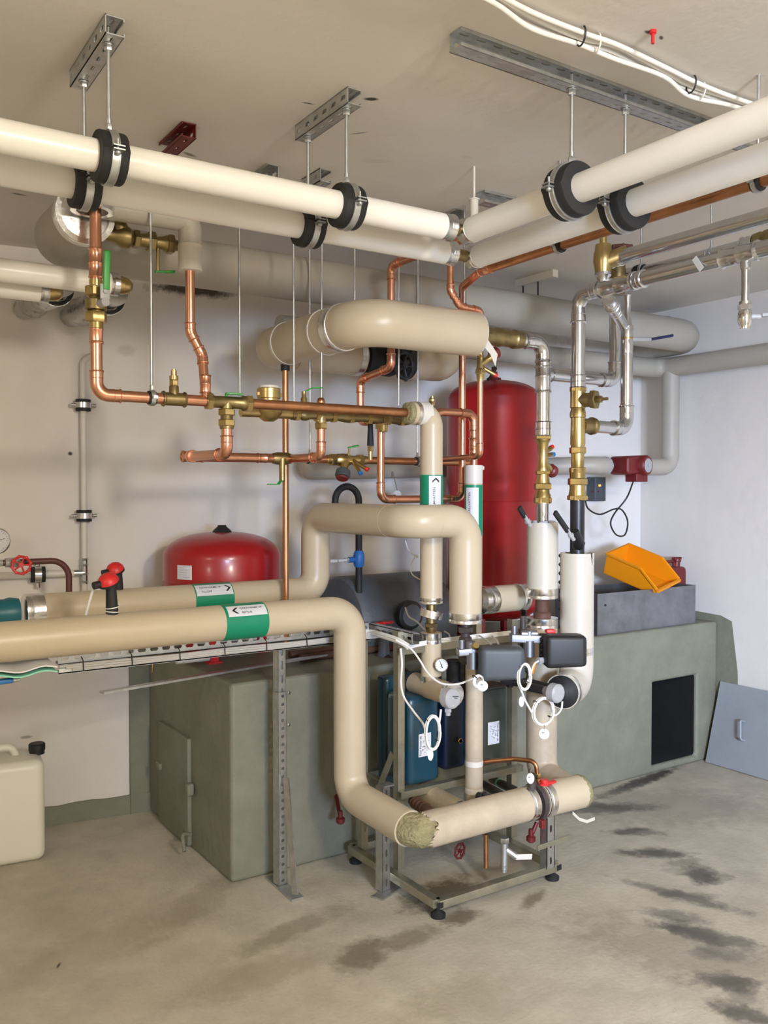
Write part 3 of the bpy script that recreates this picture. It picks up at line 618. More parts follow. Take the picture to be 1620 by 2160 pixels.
# small white pipes at left entering the wall
for i, (u, v, ue, lab) in enumerate(((20, 572, 192, 'upper small white pipe at the far left ending in a brass cap'), (20, 606, 84, 'lower small white pipe at the far left ending in a brass cap'))):
    yy = 3.0+.12*i; p = P(u, v, y=yy); xe_ = P(ue+40 if i == 0 else ue, v, y=yy).x; root = thing('white_pipe', lab, 'pipe', p)
    part('jacket', B().tube([(-.8, yy, p.z), (xe_, yy, p.z)], .037, 28), M_white, root); foil_collar(root, (xe_+.012, yy, p.z), (1, 0, 0), .037, .03, M_galv, 'end_collar')
    b = B(); b.lathe((xe_+.01, yy, p.z), (1, 0, 0), [(0, .030), (.03, .030), (.05, .026), (.062, .015), (.066, 0)], 28); part('brass_cap', b, M_brass, root)
for i, (u, v, l) in enumerate(((52, 652, 'crumpled chrome pipe bend entering the wall at the far left'), (150, 668, 'crumpled chrome pipe bend entering the wall just left of the copper riser'))):
    p = PW(u, v); root = thing('wall_bend', l, 'pipe', p); a = p+V((.0, -.62, -.02))
    b = B(); random.seed(i+3); n_ = 7; pts = [p+(a-p)*k/n_ for k in range(n_)]; b.tube(pts, [.056+.007*((k*7) % 3-1) for k in range(n_)], 11); part('bend_shell', b, M_crump, root)
    e_ = pts[-1]; b = B(); b.shell(e_-V((0, .012, 0)), (0, -1, 0), .064, .050, .03); part('sealing_ring', b, M_rub, root); b = B(); b.torus(e_-V((0, .02, 0)), (0, 1, 0), .063, .004, 30, 8); part('chrome_rim', b, M_chrome, root)
    b = B(); b.tube([e_+V((0, .05, 0)), a+V((0, -.05, 0))], .045, 24); part('pipe_end', b, M_galv, root)
# brass inline valves upper left (behind the riser)
yv = 2.86; za = P(290, 505, y=yv).z; xa_, xb2 = P(222, 495, y=yv).x, P(380, 512, y=yv).x
root = thing('angle_valve_assembly', 'row of dull brass valves with small green lever under the rear white pipe', 'valve', (xa_, yv, za))
b = B(); x = xa_; L_ = xb2-xa_
b.lathe((x, yv, za), (1, 0, 0), [(0, .018), (L_*.12, .022), (L_*.2, .034), (L_*.3, .034), (L_*.38, .018), (L_*.5, .022), (L_*.56, .026), (L_*.62, .016), (L_*.75, .022), (L_*.8, .028), (L_*.9, .02), (L_, .016)], 20)
b.hexa((x+L_*.4, yv, za), (1, 0, 0), .03, .02); b.hexa((x+L_*.6, yv, za), (1, 0, 0), .033, .025); b.hexa((x+L_*.86, yv, za), (1, 0, 0), .033, .022)
b.lathe((x+L_*.22, yv, za+.01), (-.35, 0, 1), [(0, .026), (.03, .024), (.034, .032), (.055, .032), (.06, .02)], 18); part('valve_body', b, M_brassd, root)
xs_ = P(333, 540, y=yv).x; lever(root, V((xs_, yv, za-.095)), (1, -.1, .1), .055, .016, M_grn, stem_from=V((xs_, yv, za-.01)))
# painted elbow pipe dropping to the second copper riser
yq = 2.782; xq = P(401, 560, y=yq).x
root = thing('insulated_pipe', 'narrow painted pipe elbow left behind the rear white pipe above the second copper riser', 'pipe', (xq, yq, 2.2))
part('jacket', B().tube([(xq-.30, yq+.01, 2.375), (xq, yq, 2.375), (xq, yq, P(401, 572, y=yq).z)], .037, 28, bend=.03), M_greige, root)
foil_collar(root, (xq, yq, P(401, 545, y=yq).z), (0, 0, 1), .0375, .085, M_beige2, 'pale_sleeve')
# second copper riser with offset
xt = P(422, 800, y=YC+.05).x; yt = YC+.04
z_a, z_b, z_c = P(400, 572, y=yt).z, P(400, 700, y=yt).z, P(420, 750, y=yt).z; xt0 = P(401, 640, y=yt).x
root = thing('copper_riser', 'second copper riser from the left with a slanted offset', 'pipe', (xt, yt, ZC1))
pts = [(xt0, yt, z_a+.03), (xt0, yt, z_b), (xt, yt-.01, z_c), (xt, YC, ZC1)]
part('tube', B().tube(pts, .0155, 26, bend=.04), M_cop, root); elbows(root, pts, .0155, .04, M_cop, sleeve=1.2)
coupling(root, (xt, YC+.005, ZC1+.055), (0, 0, 1), .0155, .06, M_cop)
# horizontal copper line to the beige elbow
root = thing('brass_tee', 'brass tee with small vent valve on the bright copper line', 'fitting', (P(367, 842, y=YC).x, YC, ZC1))
xm = P(367, 842, y=YC).x; b = B(); b.lathe((xm-.038, YC, ZC1), (1, 0, 0), [(0, .024), (.004, .0255), (.008, .021), (.068, .021), (.072, .0255), (.076, .024)]); b.lathe((xm, YC, ZC1), (0, 0, 1), [(0, .016), (.04, .015), (.045, .012)]); part('tee_body', b, M_brassd, root)
b = B(); b.hexa((xm, YC, ZC1+.052), (0, 0, 1), .0145, .022); b.lathe((xm, YC, ZC1+.062), (0, 0, 1), [(0, .014), (.012, .014), (.013, .009), (.03, .009), (.031, .006), (.034, .006)], 18); part('vent_valve', b, M_brass, root)
xT = P(478, 850, y=YC).x; x12 = P(527, 850, y=YC).x
root = thing('brass_tee', 'brass tee with two unions and green lever on the bright copper line', 'fitting', (xT, YC, ZC1))
b = B(); b.lathe((x10-.004, YC, ZC1), (1, 0, 0), [(0, .022), (.02, .026), (.03, .020), (x12-x10-.03, .020), (x12-x10-.02, .026), (x12-x10+.004, .022)]); zT = P(478, 905, y=YC).z
b.lathe((xT, YC, ZC1), (0, 0, -1), [(0, .02), (ZC1-zT-.03, .02), (ZC1-zT-.02, .025), (ZC1-zT, .022)]); part('tee_body', b, M_brassd, root)
for c_, d_, n_ in ((V((x10+.008, YC, ZC1)), (1, 0, 0), 0), (V((x12-.006, YC, ZC1)), (1, 0, 0), 0), (V((xT, YC, zT+.02)), (0, 0, 1), 0), (V((xT, YC, zT+.055)), (0, 0, 1), 0)):
    b = B(); b.hexa(c_, d_, .029, .022); part('nut', b, M_brass, root)
b = B(); b.beam((xT-.005, YC-.005, ZC1+.029), (xT+.05, YC-.02, ZC1+.027), .016, .006, bev=.002); b.tube([(xT, YC, ZC1+.015), (xT, YC, ZC1+.029)], .006, 10); part('lever', b, M_grn, root)
zC2 = P(475, 958, y=YC).z; zC2b = P(400, 963, y=C2y).z; xE = P(1000, 975, y=C2y).x
xB = P(392, 963, y=C2y).x
root = thing('copper_drop', 'copper drop below the brass tee bending back to a long horizontal copper pipe', 'pipe', (xT, YC, zT))
pts = [(xT, YC, zT), (xT, YC, zC2), (xT, C2y, zC2b), (P(560, 964, y=C2y).x, C2y, zC2b)]
part('tube', B().tube(pts, RC, 28, bend=.04, n=10), M_cop, root); elbows(root, pts, RC, .04, M_cop, sleeve=1.2)
b = B(); b.tube([(xT-.0, C2y, zC2b), (xT-.015, C2y, zC2b)], RC*1.13, 24); b.torus((xT-.015, C2y, zC2b), (1, 0, 0), RC*1.1, RC*.2, 24, 6); part('end_bead', b, M_cop, root)
x14 = P(560, 964, y=C2y).x; x15 = P(720, 970, y=C2y).x
root = thing('copper_pipe', 'lower long horizontal copper pipe from the far left elbow to the balancing valve', 'pipe', (x14, C2y, zC2b))
part('tube', B().tube([(x14, C2y, zC2b), (x15-.03, C2y, zC2b)], .0155, 26), M_cop, root); coupling(root, (x14, C2y, zC2b), (1, 0, 0), .0155, .07, M_cop)
coupling(root, (x15-.045, C2y, zC2b), (1, 0, 0), .0155, .05, M_brass, name='brass_coupling')
# balancing valve
xv = P(722, 972, y=C2y).x; xw = P(772, 972, y=C2y).x
root = thing('balancing_valve', 'brass balancing valve with tilted dark red knob on the lower copper pipe', 'valve', (xv, C2y, zC2b))
b = B(); b.lathe((xv-.06, C2y, zC2b), (1, 0, 0), [(0, .018), (.03, .02), (.035, .024), (.06, .026), (.09, .024), (.10, .018), (.14, .019), (xw-xv+.06, .018)]); b.hexa((xv-.045, C2y, zC2b), (1, 0, 0), .026, .022); b.hexa((xw-.03, C2y, zC2b), (1, 0, 0), .026, .022)
b.lathe((xv+.01, C2y-.005, zC2b), (-.35, -.35, -.9), [(0, .02), (.03, .017), (.05, .015)]); b.tube([(xv+.04, C2y-.01, zC2b), (xv+.075, C2y-.06, zC2b-.035)], .008, 12); b.tube([(xv+.04, C2y-.01, zC2b), (xv+.045, C2y-.06, zC2b-.05)], .008, 12); part('valve_body', b, M_brass, root)
b = B(); b.lathe((xv-.008, C2y-.022, zC2b-.04), (-.35, -.35, -.9), [(0, .022), (.006, .029), (.028, .031), (.034, .024)], 24); kn_ = part('knob', b, M_grey, root)
b = B(); b.lathe((xv-.022, C2y-.036, zC2b-.074), (-.35, -.35, -.9), [(0, .026), (.005, .022)], 24); part('knob_face', b, M_dred, kn_)
b = B(); b.lathe((xv+.075, C2y-.06, zC2b-.035), (.5, -.6, -.5), [(0, .009), (.012, .009)], 12); part('red_cap', b, M_redp, root); b = B(); b.lathe((xv+.045, C2y-.06, zC2b-.05), (.2, -.6, -.6), [(0, .009), (.012, .009)], 12); part('blue_cap', b, M_bluep, root)
xs_ = P(737, 950, y=C2y-.02).x; lever(root, V((xs_, C2y-.02, zC2b+.05)), (1, -.2, .22), .04, .012, M_grn, stem_from=V((xs_, C2y-.01, zC2b)))
root = thing('copper_pipe', 'lower horizontal copper pipe right of the balancing valve', 'pipe', (xw, C2y, zC2b))
part('tube', B().tube([(xw-.01, C2y, zC2b), (xE, C2y, zC2b)], .0155, 26), M_copd, root)
# small drain cock below
xs_ = P(594, 970, y=C2y).x; root = thing('drain_cock', 'brass drain cock with flat green lever under the lower copper pipe', 'valve', (xs_, C2y-.02, zC2b))
b = B(); b.lathe((xs_-.04, C2y, zC2b), (1, 0, 0), [(0, .019), (.02, .024), (.06, .024), (.08, .019)]); b.lathe((xs_-.005, C2y-.015, zC2b), (0, 0, -1), [(0, .014), (.05, .012), (.085, .012), (.09, .008)]); part('valve_body', b, M_brassd, root)
b = B(); b.beam((xs_-.012, C2y-.02, zC2b-.085), (xs_-.03, C2y-.03, zC2b-.10), .012, .004); b.beam((xs_-.03, C2y-.03, zC2b-.10), (xs_-.075, C2y-.03, zC2b-.10), .014, .004, bev=.0015); part('lever', b, M_grn, root)
# upper line: long aged copper tube into beige elbow
xH = P(866, 868, y=YC).x
root = thing('copper_pipe', 'longest smooth copper pipe entering the pale foil-ended beige elbow', 'pipe', (x12, YC, ZC1))
part('tube', B().tube([(x12-.01, YC, ZC1), (xH+.01, YC, ZC1)], .0172, 28), M_copd, root)
# beige elbow and riser (varmvatten)
RA = .043; zA0 = P(910, 1272, y=YC).z
root = thing('insulated_riser', 'narrow beige riser with green band and upward arrow under the copper elbow', 'pipe', (xA, YC, zA0))
part('jacket', B().tube([(xH+.0, YC, ZC1), (xA, YC, ZC1), (xA, YC, zA0)], RA, 36, bend=.055, n=12), M_beige, root)
foil_collar(root, (xH+.022, YC, ZC1), (1, 0, 0), RA, .018); b = B(); b.shell((xH+.032, YC, ZC1), (1, 0, 0), RA*1.02, RA*.9, .045); part('pale_sleeve', b, M_pipew, root)
b = B(); b.lathe((xH-.022, YC, ZC1), (1, 0, 0), [(0, .03), (.004, RA*.93), (.025, RA*.95)], 14); part('insulation_end', b, M_wool, root)
zz = P(910, 1182, y=YC).z; b = B(); b.shell((xA, YC, zz), (0, 0, 1), RA*1.012, RA*.95, .0015); zz = P(910, 905, y=YC).z; b.shell((xA, YC, zz), (0, 0, 1), RA*1.012, RA*.95, .0015); part('jacket_seam', b, M_beige, root)
foil_collar(root, (xA, YC, zA0+.012), (0, 0, 1), RA, .022)
# lettering helpers -----------------------------------------------------------------------
def glyphs(txt, size, bold=False):
    c = bpy.data.curves.new('t', 'FONT'); c.body = txt; c.size = size; c.align_x = 'LEFT'; c.resolution_u = 3
    if bold: c.offset = size*.006
    o = bpy.data.objects.new('t', c); C.objects.link(o); dg = bpy.context.evaluated_depsgraph_get(); me = bpy.data.meshes.new_from_object(o.evaluated_get(dg))
    vs = [v.co.copy() for v in me.vertices]; fs = [list(p.vertices) for p in me.polygons]; bpy.data.objects.remove(o); bpy.data.meshes.remove(me); return vs, fs
class Wrap:
    """maps label coordinates (s along the pipe, t around it) to a pipe surface; mid = outward direction of the label centre"""
    def __init__(s, p, axis, mid, R): s.p = V(p); s.z = V(axis).normalized(); s.m = (V(mid)-s.z*V(mid).dot(s.z)).normalized(); s.n = s.z.cross(s.m) ; s.R = R
    def at(s, a, t, h=0):
        th = t/s.R; return s.p+s.z*a+(s.m*math.cos(th)+s.n*math.sin(th))*(s.R+h)
    def rect(s, b, a0, a1, t0, t1, h0, h1, n=14):
        vs = []; fs = []
        for h in (h0, h1):
            for i in range(n+1):
                t = t0+(t1-t0)*i/n
                for a in (a0, a1): vs.append(s.at(a, t, h))
        m = 2*(n+1)
        for i in range(n):
            k = 2*i; fs += [[k, k+1, k+3, k+2], [m+k, m+k+2, m+k+3, m+k+1], [k, k+2, m+k+2, m+k], [k+1, m+k+1, m+k+3, k+3]]
        fs += [[0, m, m+1, 1], [m-2, m-1, 2*m-1, 2*m-2]]; return b.add(vs, fs)
    def text(s, b, txt, size, a, t, h, width=None, bold=False):
        vs, fs = glyphs(txt, size, bold); k = width/max(q.x for q in vs) if width else 1; vs = [V((q.x*k, q.y, 0)) for q in vs]; return b.add([s.at(a+q.x, t-q.y, h) for q in vs], fs)
    def poly(s, b, pts, h0, h1):
        n = len(pts); return b.add([s.at(p[0], p[1], h0) for p in pts]+[s.at(p[0], p[1], h1) for p in pts], [list(range(n)), list(range(2*n-1, n-1, -1))]+[[i, (i+1) % n, (i+1) % n+n, i+n] for i in range(n)])
def chevron(c, w, h, th, d):   # arrow pointing along +a (d=1) or -a (d=-1), centred on c, h half height
    a0, t0 = c; return [(a0-d*w, t0+h), (a0-d*w+d*th, t0+h), (a0+d*w, t0), (a0-d*w+d*th, t0-h), (a0-d*w, t0-h), (a0+d*w-d*th, t0)]
TOCAM = lambda p: V((EYE.x-p[0], EYE.y-p[1], EYE.z-p[2]))
def marker(label, p, axis, R, a0, a1, tmid, wr, arrow, lines, sz=.013, tw=None, bold=True):
    p = V(p); root = thing('pipe_marker', label, 'label', p)
    W = Wrap(p, axis, TOCAM(p), R)
    b = B(); W.rect(b, a0, a1, -math.pi*R, math.pi*R*.999, .0006, .0014, 40); part('green_band', b, M_gband, root)
    l0, l1, t0, t1 = wr; b = B(); W.rect(b, l0, l1, t0, t1, .0014, .0022, 14); wf_ = part('white_field', b, M_paper, root)
    b = B(); W.poly(b, [arrow[0], arrow[1], arrow[2], arrow[5]], .0023, .0029); W.poly(b, [arrow[5], arrow[2], arrow[3], arrow[4]], .0023, .0029); part('arrow', b, M_ink, wf_)
    b = B()
    for ln_ in lines: W.text(b, *ln_[:4], .0028, width=ln_[4] if len(ln_) > 4 else None, bold=bold)
    part('lettering', b, M_ink, wf_, smooth=False); return root
zl0, zl1 = P(910, 1072, y=YC).z, P(910, 1002, y=YC).z
p = V((xA, YC, zl0)); Lh = zl1-zl0
marker('green band with arrow and VATTEN lettering on the narrow beige riser', p, (0, 0, 1), RA, -.06, Lh, 0, (-.058, Lh-.004, -.009, .039), chevron((Lh-.020, .0165), .010, .013, .008, 1), [('VARMVATTEN', .0125, -.010, .0145, .089)])
# risers further right: cut beige pipe with KALLVATTEN
xK = P(999, 1000, y=C3y).x; zK1 = P(999, 982, y=C3y).z; RK = .037
root = thing('insulated_riser', 'cut-off narrow beige riser in front of the tall red tank', 'pipe', (xK, C3y, 1.05))
part('jacket', B().tube([(xK, C3y, 1.0), (xK, C3y, zK1-.004)], RK, 32), M_beige, root); b = B(); b.shell((xK, C3y, zK1-.075), (0, 0, 1), RK*1.02, RK*.7, .076); part('pale_sleeve', b, M_pipew, root)
b = B(); b.box((xK+.036, C3y-.01, zK1-.01), (.012, .02, .016), bev=.003); part('torn_tape', b, M_pipew, root)
zq = P(999, 1023, y=C3y).z
marker('green band with VATTEN lettering on the cut-off riser before the red tank', (xK, C3y, zq-.2), (0, 0, 1), RK, -.01, .2, 0, (-.008, .189, -.033, .021), chevron((.03, -.006), .010, .012, .008, 1), [('KALLVATTEN', .0125, .081, -.0125, .090)])
# C3 line behind: water meter, tees
zC3 = P(677, 877, y=C3y).z; xm0 = P(530, 870, y=C3y).x; xmm = P(567, 870, y=C3y).x
root = thing('water_meter', 'round brass water meter behind the long copper pipe', 'meter', (xmm, C3y, zC3))
b = B(); b.lathe((xmm, C3y, zC3-.030), (0, 0, 1), [(0, .018), (.012, .036), (.03, .048), (.05, .046), (.056, .038), (.08, .038), (.082, .042), (.115, .042), (.118, .038)], 36); b.tube([(xm0-.04, C3y, zC3), (xmm+.10, C3y, zC3)], .018, 20); part('meter_body', b, M_brass, root)
b = B(); b.lathe((xmm, C3y, zC3+.086), (0, 0, 1), [(0, .036), (.010, .036), (.011, .034)], 32); part('dial_cover', b, M_pipew, root)
for sx in (-1, 1):
    b = B(); b.box((xmm+sx*.044, C3y-.005, zC3+.066), (.008, .01, .014), bev=.002); part('lug', b, M_brass, root)
root = thing('brass_line', 'brass valve line behind the long copper pipe right of the water meter', 'fitting', (xmm+.1, C3y, zC3))
xT2 = P(677, 877, y=C3y).x; xT3 = P(803, 877, y=V9y).x; xe3 = P(870, 880, y=C3y).x
b = B(); x = xmm+.09
segs = [0, .02, .04, .07, .12, .15, .20, .26, .30, .36, .42, .47]
prof = []; import itertools
for i, t in enumerate(segs): prof += [(t*(xe3-x)/.47, .015 if i % 2 else .021), (min(t+.012, .47)*(xe3-x)/.47+.0005*i, .015 if i % 2 else .021)]
prof = sorted(prof); b.lathe((x, C3y, zC3), (1, 0, 0), prof, 20); part('valve_body', b, M_brassd, root)
for t in (.04, .2, .33, .47, .62, .78, .9):
    b = B(); b.hexa((x+(xe3-x)*t, C3y, zC3), (1, 0, 0), .0245, .018); part('nut', b, M_brass, root)
b = B(); b.box((P(814, 884, y=C3y-.02).x, C3y-.024, zC3-.005), (.02, .006, .024)); part('mounting_tab', b, M_brass, root)
# drop 1
zz = P(677, 905, y=C3y).z; zz2 = P(677, 960, y=C3y).z
root = thing('copper_drop', 'middle copper drop joining the lower copper pipe beside the balancing valve', 'pipe', (xT2, C3y, zz))
pts = [(xT2, C3y, zz+.01), (xT2, C3y, zC2b), (xT2-.02, C2y+.0, zC2b)]
part('tube', B().tube(pts, .0155, 26, bend=.035), M_cop, root); elbows(root, pts, .0155, .035, M_cop, sleeve=1.4)
b = B(); b.lathe((xT2, C3y, zC3), (0, 0, -1), [(0, .02), (.03, .02), (.04, .017), (.05, .02), (zC3-zz, .019)]); b.hexa((xT2, C3y, zz+.012), (0, 0, 1), .0245, .022); part('union', b, M_brass, root)
b = B(); b.tube([(xT2, C3y, zC3), (xT2, C3y, zC3+.055)], .009, 12); b.lathe((xT2, C3y, zC3+.045), (0, 0, 1), [(0, .014), (.006, .016), (.018, .012), (.022, .006)], 16); part('air_vent', b, M_copd, root)
# drop 2 + bottom run + tall copper vertical
zr = P(830, 1053, y=V9y).z; xV = P(975, 900, y=V9y).x; zTop = 2.287; XCR = 2.07
root = thing('copper_loop', 'long copper loop dropping, crossing behind the green-banded riser and rising to the ceiling', 'pipe', (xT3, V9y, zr))
yA = 2.60; pts = [(xT3, V9y, P(803, 905, y=V9y).z+.01), (xT3, V9y, zr), (xV, V9y, zr), (xV, V9y, zTop-.10), (XCR+.015, yA+.02, zTop-.03), (XCR, yA-.10, zTop)]
part('tube', B().tube(pts, .0150, 26, bend=.04, n=9), M_cop, root); elbows(root, pts[:4], .0150, .04, M_cop, sleeve=1.8)
zz = P(803, 905, y=V9y).z; b = B(); b.lathe((xT3, V9y-.02, zC3), (0, .1, -1), [(0, .019), (.04, .019), (.045, .016), (zC3-zz, .018)]); b.hexa((xT3, V9y, zz+.012), (0, 0, 1), .024, .022); b.hexa((xT3, V9y, zz+.04), (0, 0, 1), .021, .016); part('union', b, M_brass, root)
root = thing('copper_pipe', 'long copper pipe under the inner white pipe running to the upper right', 'pipe', (XCR, 1.5, zTop))
part('tube', B().tube([(XCR, yA-.09, zTop), (XCR, -.8, zTop)], .0150, 26), M_copd, root); coupling(root, (XCR, yA-.13, zTop), (0, 1, 0), .0150, .06, M_cop)
for (u, v, l) in ((1180, 521, 'small clamp on the long upper-right copper pipe near the brass valve'), (1598, 385, 'small clamp on the long upper-right copper pipe at the right edge')):
    q = P(u, v, x=XCR); root = thing('pipe_clamp', l, 'clamp', (XCR, q.y, zTop)); b = B(); b.lathe((XCR, q.y-.012, zTop), (0, 1, 0), [(0, .022), (.024, .022)], 24); part('rubber_lining', b, M_rub, root)
    b = B(); b.shell((XCR, q.y-.006, zTop), (0, 1, 0), .026, .02, .012); b.box((XCR-.03, q.y, zTop), (.016, .012, .008)); b.box((XCR+.03, q.y, zTop), (.016, .012, .008)); part('steel_band', b, M_zinc, root)
    rod((XCR, q.y, H), (XCR, q.y, zTop+.024), 'thin rod above the '+l[6:], .0045)
# second clamp on the rust coloured sleeve at edge
# pair with C3 end: horizontal copper -> elbow down into cut riser
x16 = P(948, 873, y=C3y).x
root = thing('copper_drop', 'short copper elbow dropping into the cut-off riser before the red tank', 'pipe', (xK, C3y, zK1))
zz3 = P(985, 872, y=C3y).z; pts = [(xe3-.01, C3y, zC3), (x16-.04, C3y, zz3), (xK, C3y, zz3), (xK, C3y, zK1-.03)]
part('tube', B().tube(pts, .0165, 26, bend=.045), M_cop, root); elbows(root, pts, .0165, .045, M_cop, skip=(1,), sleeve=1.6); coupling(root, (xK, C3y, P(998, 945, y=C3y).z), (0, 0, 1), .0165, .085, M_cop)
# S-bend copper from the white corner to the brass
yS = 2.60; xs1 = P(950, 600, y=yS).x; xs2 = P(1018, 670, y=yS).x; zs = P(985, 648, y=yS).z
root = thing('copper_pipe', 'S-shaped copper pipe from the white pipe corner down to the brass coupling', 'pipe', (xs1, yS, zs))
pts = [(xs1, yS, 2.42), (xs1, yS, zs+.05), (xs1+.045, yS, zs), (xs2, yS+.01, zs-.004), (xs2, yS+.02, ZL+.02)]
part('tube', B().tube(pts, .0125, 24, bend=.03), M_cop, root); elbows(root, pts, .0125, .03, M_cop, sleeve=1.0)
# copper at 825: over top and down behind big loop
yU = 2.90; xu = P(825, 620, y=yU).x; zu = P(825, 775, y=yU).z; ze = P(762, 800, y=3.1).z; zu2 = P(830, 560, y=yU).z
xu2 = P(760, 830, y=3.12).x
root = thing('copper_pipe', 'kinked copper pipe passing behind the thick beige loop beside the black wheel valve', 'pipe', (xu, yU, zu))
pts = [(xu+.06, 2.2, zu2+.02), (xu+.0, yU, zu2), (xu, yU, zu), (xu2, 3.12, ze), (xu2, 3.12, zC3+.005), (xu2, C3y+.015, zC3+.005)]
part('tube', B().tube(pts, .0150, 26, bend=.04, n=9), M_cop, root); elbows(root, pts, .0150, .04, M_cop, sleeve=1.2)
# plain copper riser left of centre
xr = P(602, 900, y=3.23).x; root = thing('copper_riser', 'long thin aged copper riser between the short red tank and the beige loop', 'pipe', (xr, 3.23, 1.0))
part('tube', B().tube([(xr, 3.23, .86), (xr, 3.23, P(602, 765, y=3.23).z)], .0125, 22), M_copd, root); b = B(); b.lathe((xr, 3.23, P(602, 782, y=3.23).z), (0, 0, 1), [(0, .018), (.03, .018), (.032, .014), (.06, .014)]); part('dark_collar', b, M_rub, root)
# copper with small valve under the brass coupling
yN = 2.70; xn = P(1013, 880, y=yN).x; zn1 = P(1013, 800, y=yN).z; zn0 = P(1013, 962, y=yN).z
root = thing('copper_pipe', 'thin copper pipe hanging from the small brass valve before the red tank', 'pipe', (xn, yN, zn0))
pts = [(xn, yN, zn1), (xn, yN, zn0), (xn+.0, C2y, zn0-.01)]; part('tube', B().tube(pts, .0115, 22, bend=.035), M_cop, root); elbows(root, pts, .0115, .035, M_cop, sleeve=1.4)
root = thing('balancing_valve', 'small brass balancing valve with dark red knob under the brass coupling', 'valve', (xn, yN, zn1))
b = B(); b.lathe((xn, yN, zn1-.01), (0, 0, 1), [(0, .013), (.03, .016), (.035, .02), (.06, .014), (.11, .011), (.15, .013)]); b.hexa((xn, yN, zn1+.03), (0, 0, 1), .02, .022); b.lathe((xn, yN, zn1+.06), (.8, -.1, .45), [(0, .014), (.04, .012), (.05, .017), (.06, .017)]); b.tube([(xn, yN, zn1+.05), (xn+.055, yN-.02, zn1+.02)], .008, 12); b.tube([(xn, yN, zn1+.085), (xn-.04, yN-.02, zn1+.10)], .009, 12); part('valve_body', b, M_brass, root)
b = B(); b.lathe((xn+.045, yN-.01, zn1+.095), (.8, -.1, .45), [(0, .018), (.008, .024), (.03, .024), (.036, .018)]); part('knob', b, M_dred, root)
b = B(); b.lathe((xn+.055, yN-.02, zn1+.02), (.8, -.3, -.4), [(0, .008), (.012, .008)], 12); part('red_cap', b, M_redp, root)
# black hose stub under brass line
q = P(787, 900, y=3.0); root = thing('hose_stub', 'short black insulated hose stub behind the right copper drop', 'hose', q)
zq1 = P(787, 940, y=3.0).z; b = B(); b.tube([(q.x, 3.02, zC3), (q.x, 3.02, zq1)], [.010, .014], 14); part('hose', b, M_rub, root); b = B(); b.hexa((q.x, 3.02, zq1-.012), (0, 0, 1), .014, .02); b.tube([(q.x, 3.02, zq1-.01), (q.x, 3.02, zC2b)], .009, 12); part('fitting', b, M_brass, root)
# grey tag on chain
q = P(838, 1043, y=3.70); root = thing('round_tag', 'round white tag hanging on a chain behind the copper loop', 'tag', q); b = B(); b.lathe(q, TOCAM(q), [(0, .020), (.002, .020)], 24); part('disc', b, M_paper, root)
b = B(); b.tube([P(838, 1035, y=3.70), P(832, 1010, y=3.72), P(828, 995, y=3.74)], .0025, 6); part('chain', b, M_zinc, root)
# small vent knob behind copper
q = P(912, 862, y=C2y); root = thing('air_vent', 'small brass air vent knob above the beige elbow', 'vent', q); b = B(); q2 = P(912, 842, y=C2y); b.lathe((q2.x, C2y, q2.z-.03), (0, 0, 1), [(0, .010), (.015, .012), (.02, .016), (.03, .016), (.034, .01), (.042, .01)], 16); b.tube([(q2.x, C2y, q2.z-.03), (q2.x, C2y, zC2b)], .008, 10); part('vent_body', b, M_brass, root)
q = P(641, 835, y=C3y); root = thing('drain_cock', 'small brass cock with green lever pointing up behind the copper line', 'valve', q); xs_ = q.x
b = B(); b.lathe((xs_, C3y, zC3), (0, 0, 1), [(0, .012), (.06, .012), (.065, .008), (.085, .008)], 14); part('valve_body', b, M_brass, root); b = B(); b.beam((xs_, C3y, zC3+.083), (xs_+.035, C3y, zC3+.10), .010, .004); b.beam((xs_+.033, C3y, zC3+.10), (xs_+.075, C3y, zC3+.103), .012, .004, bev=.001); part('lever', b, M_grn, root)
# ---- thin rods to copper lines
def smallclamp(label, p, d, R):
    p = V(p); d = V(d); root = thing('pipe_clamp', label, 'clamp', p); b = B(); b.lathe(p-d*.012, d, [(0, R*1.2), (.024, R*1.2)], 24); part('rubber_lining', b, M_rub, root)
    b = B(); b.shell(p-d*.007, d, R*1.45, R*1.15, .014); x, y, z = basis(d)
    for s_ in (-1, 1): b.box(p+x*s_*(R*1.45+.007), (.014, .014, .01))
    b.hexa(p+V((0, 0, R*1.4+.008)), (0, 0, 1), .007, .016); part('steel_band', b, M_zinc, root)
q = P(320, 840, y=YC); smallclamp('small clamp on the bright copper line left of the brass vent tee', (q.x, YC, ZC1), V((1, 0, 0)), RC); rod((q.x, YC, H), (q.x, YC, ZC1+.02), 'thin rod to the clamp left of the brass vent tee')
q = P(654, 966, y=C2y); smallclamp('small black clamp on the lower copper pipe left of the balancing valve', (q.x, C2y, zC2b), V((1, 0, 0)), .0155); rod((q.x, C2y, H), (q.x, C2y, zC2b+.02), 'thin rod down to the clamp left of the balancing valve')
q = P(881, 971, y=C2y); smallclamp('small black clamp on the lower copper pipe beside the narrow beige riser', (q.x, C2y, zC2b), V((1, 0, 0)), .0155); rod((q.x, C2y, H), (q.x, C2y, zC2b+.02), 'thin rod down to the clamp beside the narrow beige riser')
for (u, v, y_, l) in ((506, 832, 2.86, 'thin rod behind the brass tee with the green lever'), (620, 850, C3y, 'thin rod just right of the aged copper riser'), (841, 855, C3y, 'thin rod crossing behind the thick loop to the brass line')):
    q = P(u, v, y=y_); rod((q.x, y_, H), (q.x, y_, q.z), l, .0035)
q = P(678, 845, y=C3y); rod((q.x+.015, C3y+.02, H), (q.x, C3y, zC3+.06), 'slightly slanted thin rod above the middle copper drop', .004)
q = P(738, 645, x=xL); rod((xL+.02, q.y, H), (xL+.02, q.y, ZL+.08), 'thin rod holding the left part of the thick beige loop', .0035)
